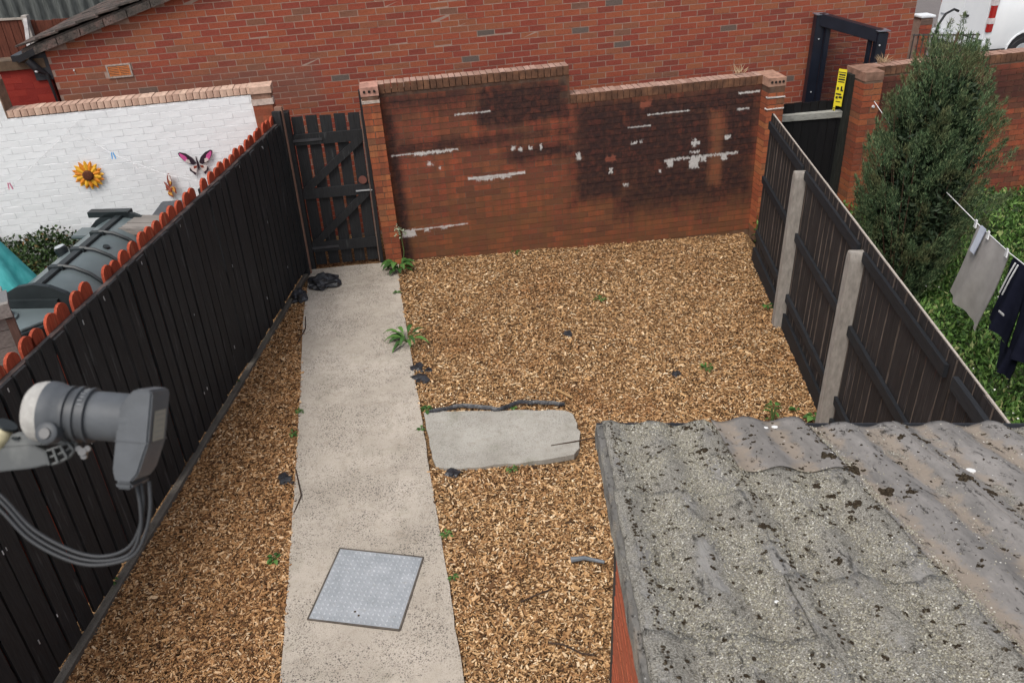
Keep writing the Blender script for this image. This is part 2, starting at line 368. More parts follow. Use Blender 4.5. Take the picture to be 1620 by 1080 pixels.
KHM = plain('keyhole_rust', (.06, .04, .02), .9)
for (x, y) in ((-.06, -.22), (-.03, -.255)): kh = MB().lathe([(0, .008), (.0015, .008)], (x, y, .008), (0, 0, 1), 10); kh.build('keyhole', KHM, mroot)
# ================================================================== GARDEN WALL
def boxmask(m, u, v, u0, u1, v0, v1, soft, wob, nz):
    du = m.math('SUBTRACT', m.math('ABSOLUTE', m.math('SUBTRACT', u, (u0 + u1) / 2)), (u1 - u0) / 2)
    dv = m.math('SUBTRACT', m.math('ABSOLUTE', m.math('SUBTRACT', v, (v0 + v1) / 2)), (v1 - v0) / 2)
    d = m.math('ADD', m.math('MAXIMUM', du, dv), m.math('MULTIPLY', m.math('SUBTRACT', nz, .5), wob))
    return m.step(d, soft, -soft)
PAINT = [(3.50, 4.46, .93, .965, .05), (3.52, 3.62, .85, .95, .05), (3.82, 3.96, .80, .94, .07), (3.98, 4.05, .88, .95, .05), (4.25, 4.33, .87, .95, .05), (3.83, 3.96, 1.0, 1.03, .05), (3.86, 3.90, 1.08, 1.2, .08), (3.84, 3.96, 1.12, 1.15, .04), (4.28, 4.36, 1.14, 1.19, .05),
         (.95, 1.68, .985, 1.01, .05), (1.05, 1.5, .955, .99, .06), (.04, .86, 1.385, 1.395, .02), (.3, .78, 1.36, 1.40, .05), (.47, .53, 1.22, 1.27, .06), (.60, .63, 1.16, 1.19, .04),
         (2.33, 2.39, 1.08, 1.18, .05), (3.04, 3.13, 1.20, 1.235, .04), (3.16, 3.2, 1.22, 1.25, .04), (2.77, 2.81, .86, .93, .05), (3.42, 3.45, .80, .83, .04), (.86, 1.3, 1.80, 1.81, .02), (1.52, 1.56, 1.30, 1.35, .04), (1.60, 1.66, 1.28, 1.32, .05), (1.74, 1.80, 1.29, 1.325, .05), (1.87, 1.90, 1.26, 1.34, .05),
         (3.25, 3.8, 1.555, 1.562, .02), (3.0, 3.3, 1.42, 1.428, .02), (4.42, 4.7, 1.70, 1.715, .03), (4.42, 4.58, 1.50, 1.515, .03), (.03, .22, .32, .42, .10), (.2, .9, .40, .41, .02), (.32, .4, .36, .40, .05), (.55, .62, .37, .4, .05), (2.95, 3.02, .66, .70, .06), (-.2, 0, 1.16, 1.167, .02)]
def stain_main(m, u, v, col):
    nz = m.math('ADD', m.math('MULTIPLY', m.noise(2.6, 6, .7), .6), m.math('MULTIPLY', m.noise(4, 5, .7, stretch=(2.4, 1, .35)), .4)); nf = m.noise(14, 5, .7)
    # brown algae/moss wash with vertical streaks
    st = m.noise(3.0, 4, .6, stretch=(4, 1, .35))
    col = m.mix(m.math('MULTIPLY', m.step(st, .36, .62), .62), col, (.135, .062, .035))
    low = m.step(v, 1.2, .3)
    col = m.mix(m.math('MULTIPLY', low, m.math('MULTIPLY', m.step(nz, .3, .65), .6)), col, (.17, .085, .035))
    soot = None
    for b in ((1.12, 2.26, 1.62, 2.12, .10, .6), (2.33, 4.72, .85, 1.78, .12, .5), (2.30, 3.0, .5, 1.4, .15, .6), (2.9, 4.72, .28, 1.0, .25, .8), (.0, 2.3, 1.40, 1.52, .10, .5), (1.45, 2.3, 1.15, 1.36, .12, .6), (.02, .14, 0, 1.9, .06, .2), (0, 1.1, 1.9, 2.14, .2, .6)):
        k = boxmask(m, u, v, b[0], b[1], b[2], b[3], b[4], b[5], nz)
        k = m.math('MULTIPLY', k, m.math('ADD', .68, m.math('MULTIPLY', m.step(nf, .30, .62), .38)))
        soot = k if soot is None else m.math('MAXIMUM', soot, k)
    # unsooted vertical band where something leaned
    band = boxmask(m, u, v, 4.10, 4.26, .55, 1.5, .07, .45, nz)
    soot = m.math('MULTIPLY', soot, m.math('SUBTRACT', 1.0, m.math('MULTIPLY', band, .9)))
    col = m.mix(m.math('MULTIPLY', soot, .94), col, (.036, .021, .020))
    col = m.mix(m.math('MULTIPLY', band, .40), col, (.22, .10, .05))
    # bare orange spalls
    for b in ((3.16, 3.30, 1.66, 1.73), (2.72, 2.84, 1.02, 1.08)):
        col = m.mix(m.math('MULTIPLY', boxmask(m, u, v, *b, .02, .14, nf), .7), col, (.30, .095, .06))
    # white paint left overs
    pm = None; nn = m.math('ADD', m.math('MULTIPLY', m.noise(13, 5, .75, stretch=(2.2, 1, .5)), 1.2), -.16)
    wu = m.math('SUBTRACT', m.noise(11, 5, .75, vec=m.vec('ADD', m.pos, (5, 2, 1))), .5); wv = m.math('SUBTRACT', m.noise(15, 6, .85, stretch=(2.4, 1, .8)), .5)
    pu = m.math('ADD', u, m.math('MULTIPLY', wu, .16)); pv = m.math('ADD', v, m.math('MULTIPLY', wv, .17))
    for b in PAINT:
        thin = (b[3] - b[2]) < .03; k = boxmask(m, pu if not thin else u, pv if not thin else m.math('ADD', v, m.math('MULTIPLY', wv, .045)), b[0] + .006, b[1] - .006, b[2] + (0 if thin else .006), b[3] - (0 if thin else .006), .008, .05, nn); pm = k if pm is None else m.math('MAXIMUM', pm, k)
    pm = m.math('MULTIPLY', pm, m.step(m.noise(34, 5, .8), .30, .46))
    return m.mix(m.math('MULTIPLY', pm, .9), col, (.60, .585, .56))
GARCOLS = [(0, (.14, .052, .036)), (.25, (.21, .060, .038)), (.5, (.28, .070, .040)), (.7, (.33, .086, .042)), (.85, (.25, .088, .044)), (1, (.15, .062, .042))]
def stain_soft(m, u, v, col):
    st = m.noise(3.0, 4, .6, stretch=(4, 1, .35)); return m.mix(m.math('MULTIPLY', m.step(st, .42, .68), .5), col, (.13, .065, .04))
gw = empty('brick_garden_wall', BW0, (0, TILT, YAW), 'old stained red brick wall at the yard end, stepped top, soot and white paint smears', 'wall')
bpy.context.view_layer.update()
GM = brick_mat('garden_brick', gw, GARCOLS, stain_main, 1.0); GMM = mortar_mat('garden_mortar', gw, (.17, .115, .085), stain_main)
PM = brick_mat('pillar_brick', gw, [(0, (.20, .06, .035)), (.4, (.36, .10, .045)), (.8, (.42, .15, .06)), (1, (.20, .09, .05))], stain_soft, 5.0)
TOP1, TOP2 = 2.245, 1.90
def gtop(u): return TOP1 - .11 if u < 2.27 else TOP2 - .11
mo = MB(); mo.prism([(0.0, -.3), (4.72, -.3), (4.72, TOP2 - .108), (2.27, TOP2 - .108), (2.27, TOP1 - .108), (0, TOP1 - .108)], 0, .21)
mo.build('mortar', GMM, gw)
brickwork(gw, 0.0, 4.72, -.15, 2.2, 0, GM, GMM, top=gtop, proud=.0035, maxn=300)
COPM = [plain('coping_brick_' + n, c, .9, .2, var=.35, scale=14, bump=.4) for n, c in (('tan', (.36, .21, .15)), ('pink', (.40, .22, .17)), ('brown', (.24, .14, .10)))]
def cop_stained(nm, c, root):
    m = NM(nm, .9, .2); m.coords(root); o = m.xyz(); base = m.ramp(m.noise(9, 5, .7), [(.3, tuple(x * .6 for x in c)), (.7, c)])
    face = m.step(o[1], .012, -.004)
    side = m.ramp(m.noise(5, 5, .7), [(.3, (.05, .030, .022)), (.55, (.15, .075, .045)), (.75, (.26, .13, .07))])
    m.color(m.mix(face, base, side)); m.bump(m.noise(80, 4), .4, .004); return m.m
CS = [cop_stained('wall_coping_a', (.42, .27, .21), gw), cop_stained('wall_coping_b', (.36, .22, .17), gw), cop_stained('wall_coping_c', (.46, .30, .24), gw)]
coping(gw, 0.0, 2.27, TOP1, -.008, .215, CS); coping(gw, 2.275, 4.72, TOP2, -.008, .215, CS)
def pillar(root, u0, u1, y0, y1, top, mat, mmat, cap, name='pillar', holes=3, front_only=True):
    e = MB().box(u0 + .004, u1 - .004, y0 + .004, y1, -.25, top - .11)
    p = e.build(name, mmat, root)
    lst = []
    b = MB(); r = -2; random.seed(11)
    while (r + 1) * BH < top - .10:
        za, zb = r * BH + JO / 2, (r + 1) * BH - JO / 2
        if r % 2: b.box(u0, u1, y0, y0 + .1, za, zb, .0015); b.box(u0, (u0 + u1) / 2 - .005, y0 + .11, y1 - .002, za, zb, .0015); b.box((u0 + u1) / 2 + .005, u1, y0 + .11, y1 - .002, za, zb, .0015)
        else: b.box(u0, (u0 + u1) / 2 - .005, y0, y1 - .003, za, zb, .0015); b.box((u0 + u1) / 2 + .005, u1, y0, y1 - .003, za, zb, .0015)
        r += 1
    # separate brick objects
    for i in range(0, len(b.v), 8):
        q = MB().add(b.v[i:i + 8], [(0, 3, 2, 1), (4, 5, 6, 7), (0, 1, 5, 4), (1, 2, 6, 5), (2, 3, 7, 6), (3, 0, 4, 7)])
        me = bpy.data.meshes.new('brick'); me.from_pydata(q.v, [], q.f); me.materials.append(mat); link(bpy.data.objects.new('brick', me), p)
    # capping bricks on edge, last one perforated
    hdark = plain('frog_hole_dark', (.015, .010, .008), .9)
    n = 3; dd = (y1 - y0) / n
    for i in range(n):
        c = MB().box(u0 - .004, u1 + .004, y0 + i * dd + .003, y0 + (i + 1) * dd - .003, top - .105, top, .002).build('coping_brick', cap, p)
        if i == 0 and holes:
            hb = MB()
            for k in range(holes): uc = u0 + (u1 - u0) * (k + .75) / (holes + .5); hb.lathe([(0, .016), (.004, .016)], (uc, y0 - .0005, top - .05), (0, -1, 0), 12)
            hb.build('perforation', hdark, c)
    return p
pillar(gw, -.205, -.002, -.10, .215, TOP1 - .0, PM, GMM, COPM[1])
pillar(gw, 4.722, 4.94, -.20, .215, TOP2, PM, GMM, COPM[0], holes=4)
sp = MB().box(-.21, 0.0, -.106, .0, TOP1 - .185, TOP1 - .150, .003); sp.build('pale_course', plain('pale_mortar', (.50, .42, .36), .9, var=.3, scale=30, bump=.4), gw)
for (z, a) in ((1.52, 4.715), (1.66, 4.715)):
    MB().box(a, 4.945, -.206, -.15, z, z + .014, .003).build('paint_smear', plain('white_smear', (.6, .58, .55), .9, var=.3, scale=40), gw)
# ================================================================== HOUSE WALL (neighbouring building)
hw = empty('brick_building', HW0, (0, TILT, YAW), 'red brick outbuilding gable running along the back alley behind the garden wall', 'building')
bpy.context.view_layer.update()
def stain_house(m, u, v, col):
    nz = m.noise(1.6, 5, .65)
    k = boxmask(m, u, v, -4.4, -1.3, 1.9, 2.36, .16, .6, nz)
    col = m.mix(m.math('MULTIPLY', k, .55), col, (.16, .09, .065))
    sc = m.math('ABSOLUTE', m.math('SUBTRACT', m.noise(5, 2, .5, dist=1.5), .5)); ln = m.math('MULTIPLY', m.step(sc, .006, .002), boxmask(m, u, v, -3.6, -1.2, 2.0, 2.6, .15, .7, nz))
    return m.mix(m.math('MULTIPLY', ln, .18), col, (.36, .27, .22))
HC = [(0, (.22, .056, .039)), (.25, (.265, .060, .040)), (.5, (.30, .074, .042)), (.7, (.32, .088, .046)), (.86, (.31, .104, .052)), (.95, (.27, .095, .052)), (.985, (.21, .095, .062)), (.992, (.13, .10, .085)), (1, (.14, .105, .09))]
HM = brick_mat('house_brick', hw, HC, stain_house, 2.0); HMM = mortar_mat('house_mortar', hw, (.38, .262, .210), None)
HTOP = lambda u: 2.80 + .275 * (u + 4.5)
ub = 6.83
holes = [(-3.79, -3.50, 2.40, 2.55)]
mo = MB(); mo.prism([(-4.42, -.3), (ub, -.3), (ub, 3.75), (-1.1, 3.75), (-4.42, 2.81)], 0, .25); mo.build('mortar', HMM, hw)
brickwork(hw, -4.42, ub, 0, 3.72, 0, HM, HMM, top=lambda u: min(3.75, HTOP(u)), proud=.0022, maxn=300, holes=holes, prio=lambda u, v: v > (2.0 if u > 1 else 2.3) and v < 3.3)
# flank wall going back from the right corner
brickwork(hw, 0.02, 4.9, 0, 3.72, ub, HM, HMM, proud=.005, maxn=0, axis='y', thick=-.2)
MB().box(ub - .22, ub - .001, .01, 5, -.2, 3.75).build('flank_wall', HMM, hw)
# air vent
vt = MB()
for a, b, c, d in ((-3.79, -3.772, 2.395, 2.555), (-3.518, -3.50, 2.395, 2.555), (-3.772, -3.518, 2.537, 2.555), (-3.772, -3.518, 2.395, 2.413)): vt.box(a, b, -.014, .02, c, d)
v_ = vt.build('air_vent', plain('vent_mortar', (.36, .29, .25), .9, var=.25, scale=40), hw)
vg = MB(); vg.box(-3.772, -3.518, .001, .006, 2.413, 2.537)
vg.build('vent_back', plain('vent_dark', (.12, .03, .012), .9), v_)
vb = MB()
for k in range(6): z = 2.418 + k * .0195; vb.box(-3.76, -3.53, -.010, .004, z, z + .0105)
for k in range(3): x = -3.765 + k * .1175; vb.box(x - .006 + .003, x + .009, -.011, .003, 2.414, 2.536)
vb.build('terracotta_grille', plain('terracotta', (.52, .17, .05), .8, var=.2, scale=30), v_)
# roof of the building
def roof_old():
    m = NM('old_mossy_roof', .95, .15); m.coords(kind='World')
    c = m.ramp(m.noise(4, 6, .75), [(.3, (.035, .032, .030)), (.48, (.10, .085, .075)), (.6, (.17, .115, .10)), (.75, (.26, .22, .19))])
    c = m.mix(m.step(m.noise(30, 4, .8), .5, .7), c, (.05, .045, .04)); m.color(c); m.bump(m.noise(25, 6, .8), 1, .03); return m.m
RO = roof_old()
rf = None
nrow, ncol = 12, 14; random.seed(5)
rv = []
for i in range(nrow + 1): pass
p0 = MB()
p0.prism([(-4.66, 2.765), (-.9, 2.765 + .275 * 3.76), (-.9, 2.825 + .275 * 3.76), (-4.66, 2.825)], -.05, 5)
rf = p0.build('roof', RO, hw)
for i in range(16):
    for j in range(14):
        u = -4.70 + i * .25; w = -.085 + j * .31
        z = 2.83 + .275 * (u + 4.70)
        t = MB().box(u, u + .275, w, w + .30, z, z + .022, .004)
        for q in range(8):
            x, y, zz = t.v[q]; t.v[q] = (x, y, zz + .275 * (x - u) + (.022 if x < u + .1 else 0) * 1)
        if i < 12: t.build('roof_tile', RO, rf)
# dark verge edge
vg = MB()
for i in range(13):
    u = -4.5 + i * .29; z = 2.79 + .275 * (u + 4.5)
    vg = MB(); vg.add([(u, -.10, z - .03), (u + .28, -.10, z - .03 + .077), (u + .28, -.06, z + .047), (u, -.06, z - .03), (u, -.10, z + .055), (u + .28, -.10, z + .055 + .077), (u + .28, -.03, z + .132), (u, -.03, z + .055)],
                       [(0, 3, 2, 1), (4, 5, 6, 7), (0, 1, 5, 4), (1, 2, 6, 5), (2, 3, 7, 6), (3, 0, 4, 7)])
    vg.build('verge_tile', RO, rf)
BLK = plain('black_plastic', (.012, .012, .014), .45, .5, var=.3)
gt = MB(); gt.box(-4.78, -4.68, -.10, 4.5, 2.70, 2.77); gt.bar((-4.72, -.1, 2.72), (-4.50, -.07, 2.80), .05, .07)
gt.build('gutter', BLK, hw)
gt = MB(); gt.tube([(-4.62, -.06, 2.70), (-4.56, -.05, 2.60), (-4.47, -.03, 2.52), (-4.455, -.03, 2.0), (-4.455, -.03, 0)], [.05, .05, .022, .012, .012]); gt.build('drainpipe', BLK, hw)
MB().box(-4.62, -4.42, -.008, .1, 2.45, 2.76).build('soffit_panel', plain('painted_black_timber', (.03, .03, .034), .6, var=.4), hw)
lampm = plain('white_spot', (.7, .7, .7), .4)
MB().lathe([(0, .022), (.02, .022), (.03, .012)], (-4.56, -.06, 2.57), (0, -1, .3), 12).build('round_cap', lampm, hw)
MB().lathe([(0, .010), (.015, .008)], (-4.16, -.008, 2.53), (0, -1, 0), 8).build('wall_bolt', lampm, hw)
# ---------------- left of the building: red painted wall, brown fence, dark shed
rw = empty('red_painted_wall', HW0 + Vector((-4.46 * math.cos(YAW), -4.46 * math.sin(YAW) , 0)) + Vector((0, .02, 0)), (0, TILT, YAW), 'low wall painted dark red left of the brick outbuilding corner', 'wall')
bpy.context.view_layer.update()
RPM = brick_mat('red_painted_brick', rw, [(0, (.22, .024, .018)), (1, (.27, .032, .022))], None, 4.0, bump=.2)
brickwork(rw, -3.2, -.005, 1.2, 2.48, 0, RPM, RPM, proud=.0015, maxn=200)
MB().box(-3.2, -.004, 0, .2, -.2, 2.48).build('core', RPM, rw)
MB().box(-3.2, -.004, -.03, .22, 2.485, 2.60, .004).build('timber_capping', plain('weathered_brown_timber', (.10, .065, .04), .9, var=.5, scale=6, bump=.4), rw)
def wood(name, c, var=.4, rough=.85, axis=2, sc=6, stretch=14, rand=True, red=None, streak=None, spec=.2):
    m = NM(name, rough, spec); m.coords(kind='World')
    s = [stretch] * 3; s[axis] = 1
    f = m.noise(sc, 5, .65, stretch=tuple(s))
    col = m.ramp(f, [(.25, tuple(x * (1 - var) for x in c)), (.75, tuple(x * (1 + var) for x in c))])
    if rand: col = m.mix(m.math('MULTIPLY', m.rand('Obj'), .5), col, m.mix(1.0, col, (.55, .55, .55), 'MULTIPLY'))
    if streak: col = m.mix(m.math('MULTIPLY', m.step(m.noise(2.2, 4, .6, stretch=tuple(10 if k != axis else 1 for k in range(3))), .60, .72), streak[1]), col, streak[0])
    if red: col = m.mix(m.math('MULTIPLY', m.step(m.noise(5, 4, .7, stretch=tuple(5 if k != axis else 1 for k in range(3))), .62, .72), .7), col, red)
    m.color(col); m.bump(f, .35, .004); return m.m
BRN = wood('brown_fence_wood', (.115, .038, .024), .5)
bf = empty('brown_timber_fence', (-7.2, 13.0, 0), (0, 0, R(3)), 'dark red-brown close-boarded fence behind the red painted wall', 'fence')
for i in range(36):
    x = -2.6 + i * .125
    MB().box(x, x + .118, 0, .02, .5, 2.66 + random.uniform(-.01, .01) - (.0 if x < .1 else .02), .002).build('fence_board', BRN, bf)
MB().box(.13, .21, -.08, .02, .3, 2.72).build('post', plain('pale_concrete_post', (.36, .33, .30), .9), bf)
MB().bar((.17, -.05, 2.66), (.62, -1.25, 2.20), .05, .06).build('brace', plain('grey_strut', (.33, .31, .30), .8), bf)
MB().box(-2.6, .12, -.02, -.001, 2.66, 2.69).build('top_rail', plain('pale_rail', (.34, .30, .26), .9), bf)
sh = empty('dark_corrugated_shed', (-8.6, 16.5, 0), (0, 0, R(4)), 'dark grey corrugated shed side at the top left beyond the brown fence', 'shed')
sm = MB(); prev = None; Vs = []; Fs = []
for i in range(241):
    x = -4 + i * .035; y = .035 * math.sin(2 * math.pi * x / .21); Vs += [(x, y, 0), (x, y, 3.2)]
for i in range(240): Fs.append((2 * i, 2 * i + 2, 2 * i + 3, 2 * i + 1))
m = NM('dark_cladding', .6, .3); m.coords(kind='World'); m.color(m.ramp(m.noise(3, 5, .6, stretch=(6, 6, 1)), [(.3, (.035, .04, .038)), (.7, (.13, .14, .135))]))
link(bpy.data.objects.new('cladding', arr_mesh('cladding', Vs, Fs, m.m, True)), sh)
MB().box(-4, 4.4, .05, 3, 0, 3.18).build('shed_body', m.m, sh)
# ================================================================== WHITE WALL (left neighbour)
ww = empty('white_painted_wall', BW0, (0, TILT, YAW), 'white painted brick wall with bare tan brick coping in the left neighbouring garden', 'wall')
bpy.context.view_layer.update()
def stain_white(m, u, v, col):
    k = m.step(m.noise(3, 5, .7, stretch=(1, 1, 3)), .52, .72); col = m.mix(m.math('MULTIPLY', k, .2), col, (.60, .61, .62))
    sp = m.step(m.noise(26, 3, .7), .70, .76); return m.mix(m.math('MULTIPLY', sp, .5), col, (.33, .28, .24))
WM = brick_mat('white_painted_brick', ww, [(0, (.80, .815, .82)), (1, (.83, .84, .845))], stain_white, 3.0, bump=.2); WMM = mortar_mat('white_painted_joint', ww, (.83, .84, .845))
WT = 2.335
mo = MB(); mo.prism([(-6.6, -.2), (-1.44, -.2), (-1.44, WT - .07), (-4.08, WT - .07), (-4.08, 2.66), (-6.6, 2.66)], 0.0018, .21); mo.build('painted_mortar', WMM, ww)
brickwork(ww, -6.6, -1.44, .3, 2.7, 0, WM, WMM, top=lambda u: (WT - .03 if u > -4.09 else 2.7), jt=.0002, proud=.0001, maxn=300, prio=lambda u, v: u > -4.6 and v > .9)
CT = [plain('white_wall_coping_' + n, c, .9, .2, var=.3, scale=14, bump=.4) for n, c in (('a', (.50, .34, .26)), ('b', (.44, .29, .22)), ('c', (.54, .38, .29)))]
coping(ww, -4.075, -1.40, WT + .018, .004, .225, CT, h=.075)
MB().box(-4.082, -4.07, .0, .212, WT - .06, 2.655).build('bare_end_face', plain('bare_brown_render', (.19, .125, .085), .9, var=.4, scale=12, bump=.4), ww)
coping(ww, -6.6, -4.07, 2.70, .0, .215, CT, h=.04)
# brick end pillar by the gate
pe = MB().box(-1.438, -1.215, -.02, .215, -.2, WT - .19); p = pe.build('end_pillar', brick_mat('end_pillar_brick', ww, [(0, (.20, .06, .035)), (.5, (.36, .10, .05)), (1, (.25, .09, .05))], stain_soft, 8.0), ww)
MB().box(-1.438, -1.20, -.03, .215, WT - .055, WT + .02, .003).build('coping_brick', CT[0], ww)
MB().box(-1.43, -1.215, -.015, .2, WT - .12, WT - .055, .004).build('brick', COPM[2], ww)
MB().box(-1.44, -1.20, -.03, .1, WT - .185, WT - .12, .004).build('pale_brick', plain('pale_brick', (.52, .42, .36), .9, var=.3, scale=20, bump=.4), ww)
# ================================================================== LEFT FENCE
fy = math.atan2(.998, .0703)
lf = empty('black_timber_fence', (-2.984, 3.451, 0), (0, 0, fy), 'tall black painted board fence left of the path, red scalloped board tips along its top', 'fence')
BK = wood('black_painted_board', (.024, .0245, .026), .50, .72, streak=((.075, .076, .078), .65), spec=.25)
RD = wood('red_painted_board', (.38, .070, .034), .45, .8, streak=((.50, .19, .10), .8))
PITCH = .146; random.seed(21); bms = []
for k in range(5):
    mb = MB().box(-.062, .062, -.020, 0, .10, 1.93, .0025)
    me = bpy.data.meshes.new('fence_board'); me.from_pydata(mb.v, [], mb.f); me.materials.append(BK); bms.append(me)
def scallop_me(topz):
    n = 7; pts = [(-.066, .12), (.066, .12)] + [(.066 * math.cos(math.pi * t / n), topz - .066 + .066 * math.sin(math.pi * t / n)) for t in range(n + 1)]
    mb = MB(); mb.prism(pts, .046, .066); mb2 = [v for v in mb.v]
    me = bpy.data.meshes.new('back_board'); me.from_pydata(mb.v, [], mb.f)
    bm = bmesh.new(); bm.from_mesh(me); bmesh.ops.recalc_face_normals(bm, faces=bm.faces); bm.to_mesh(me); bm.free(); me.materials.append(RD); return me
scm = [scallop_me(2.02), scallop_me(2.028), scallop_me(2.012)]
nb = 0; s = -3.3
while s < 5.92:
    o = link(bpy.data.objects.new('fence_board', random.choice(bms)), lf); o.location = (s + random.uniform(-.005, .005), random.uniform(-.004, .004), random.uniform(-.018, .016)); o.rotation_euler = (0, random.uniform(-.007, .007) + .006, random.uniform(-.05, .05))
    s2 = s + PITCH / 2
    if not (1.72 < s2 < 1.87 or 3.55 < s2 < 3.66) and s2 < 5.9:
        o = link(bpy.data.objects.new('back_board', random.choice(scm)), lf); o.location = (s2, 0, random.uniform(-.012, .012)); o.rotation_euler = (0, random.uniform(-.015, .015), 0)
    s += PITCH
for z in (.35, 1.05, 1.80): MB().box(-3.4, 5.9, .002, .044, z, z + .08).build('rail', BK, lf)
MB().box(-3.4, 5.9, .003, .040, 1.90, 1.925, .0).build('top_batten', plain('weathered_top_batten', (.07, .05, .045), .9, var=.5), lf)
for k, s in enumerate((-1.6, .2, 2.0, 3.8)): MB().box(s, s + .07, .07, .14, -.1, 1.9).build('post', BK, lf)
kb = MB().box(-3.4, 5.88, -.034, .03, -.1, .028, .004).build('concrete_kickboard', conc_mat('kickboard_concrete', (.085, .075, .062), (.17, .15, .125), .3, .3), lf)
MB().box(5.92, 5.96, -.055, .03, -.05, 2.10).build('end_post_edge', wood('bare_brown_edge', (.26, .15, .11), .3), lf)
MB().box(5.86, 5.918, -.045, .05, -.05, 2.06).build('end_post', BK, lf)
for k in range(46):
    s = random.uniform(-1.8, 5.5); z = random.choice([1.84, 1.86, 1.1, .4, 1.87])
    MB().box(s, s + random.uniform(.004, .009), -.0225, -.019, z, z + random.uniform(.01, .035)).build('nail_mark', lampm if k % 3 == 0 else GALV, lf)
# ================================================================== GATE
ga = empty('timber_gate', BW0, (0, 0, YAW), 'black ledged and braced timber gate with gaps between boards at the path end', 'gate')
g0, g1, gy = -1.10, -.31, .06
bw_ = (g1 - g0 + .032) / 5
for k in range(5):
    a = g0 + k * bw_; MB().box(a, a + bw_ - .032, gy + .001, gy + .02, .03, 1.93 + [.0, .005, -.004, .003, 0][k], .002).build('gate_board', BK, ga)
for z in (.22, .93, 1.60): MB().box(g0 - .01, g1 + .01, gy - .035, gy - .001, z, z + .13, .002).build('ledge', BK, ga)
for z0, z1, in ((.33, .95), (1.04, 1.62)):
    MB().bar((g0 + .03, gy - .019, z0), (g1 - .03, gy - .019, z1), .034, .09, (0, 0, 1)).build('brace', BK, ga)
MB().box(-1.20, -1.115, gy - .05, gy + .07, -.05, 2.0).build('gate_post', BK, ga)
MB().box(-.285, -.245, gy - .05, gy + .07, -.05, 2.18).build('gate_post', BK, ga)
MB().box(-.30, -.288, gy - .052, gy - .02, .02, 1.95).build('stop_bead', wood('worn_bead', (.16, .12, .10), .4), ga)
MB().lathe([(0, .05), (.01, .05)], (-.37, gy - .04, 1.12), (0, -1, 0), 20).build('latch_plate', plain('reddish_latch', (.16, .06, .045), .7), ga)
MB().bar((-.47, gy - .045, .985), (-.27, gy - .045, .985), .014, .014).build('bolt', GALV, ga)
for z in (.28, 1.66): MB().bar((-1.12, gy - .04, z), (-.78, gy - .04, z), .006, .03).build('strap_hinge', plain('old_hinge', (.07, .07, .075), .6, metal=.5), ga)
# ================================================================== RIGHT FENCE
ry = math.atan2(.9955, .0945)
rfz = empty('dark_featheredge_fence', (2.80, 5.79, 0), (0, 0, ry), 'dark brown-black board fence with three rails on the right side of the yard', 'fence')
DB = wood('dark_brown_board', (.034, .029, .028), .6, .85, streak=((.12, .10, .095), .7), red=(.07, .032, .028)); DR = wood('charcoal_rail', (.024, .026, .030), .35, .65, axis=1)
DBE = wood('bare_board_edge', (.125, .098, .082), .85, .85, sc=3)
s = -4.6; random.seed(31)
while s < 3.60:
    mb = MB(); w = .128 + random.uniform(-.006, .010); mb.add([(0, -.028, -.12), (w, -.028, -.12), (w, -.0115, -.12), (0, -.006, -.12), (0, -.028, 1.76), (w, -.028, 1.76), (w, -.0115, 1.76), (0, -.006, 1.76)], [(0, 3, 2, 1), (4, 5, 6, 7), (0, 1, 5, 4), (1, 2, 6, 5), (2, 3, 7, 6), (3, 0, 4, 7)])
    o = mb.build('fence_board', DB, rfz); o.data.materials.append(DBE); o.data.polygons[5].material_index = 1
    for pl in o.data.polygons:
        pl.material_index = 1 if pl.center.x < .001 else 0
    o.location = (s, random.uniform(-.004, .004), random.uniform(-.006, .004)); o.rotation_euler = (0, random.uniform(-.004, .004), random.uniform(-.02, .02)); s += w - .006
PC = wood('post_concrete', (.30, .275, .245), .3, .9, rand=False, sc=10, stretch=3)
for a, b in ((-4.6, -1.84), (-1.72, -.07), (.07, 1.845), (1.975, 3.6)):
    for z in (1.60, .94, .24):
        o = MB().box(a, b, -.002, .026, z, z + .085, .003).build('rail', DR, rfz)
    MB().box(a, b, -.002, .028, -.12, .09, .003).build('gravel_board', DR, rfz)
seg = -4.6
while seg < 3.6:
    e = min(3.6, seg + random.uniform(.28, .42)); MB().box(seg, e - .006, -.024, -.012, 1.764, 1.773, .001).build('capping_strip', wood('pale_capping', (.42, .37, .32), .3, rand=False), rfz); seg = e
for i, s in enumerate((-1.78, 0, 1.91)):
    lab = ['concrete fence post hidden behind the outhouse roof', 'grey concrete slotted fence post nearest the outhouse roof', 'grey concrete slotted fence post farther along, nearest the back wall'][i]
    if i == 0: continue
    mb = MB(); mb.prism([(-.058, -.2), (.058, -.2), (.058, 1.60), (.04, 1.655), (-.04, 1.655), (-.058, 1.60)], -.03, .105, 'y')
    po = mb.build('concrete_post', PC, None, bevel=.006); po.location = rfz.location + Vector((math.cos(ry) * s, math.sin(ry) * s, 0)); po.rotation_euler = (0, 0, ry)
    tag(po, lab, 'fence post', 'concrete posts of the right fence')
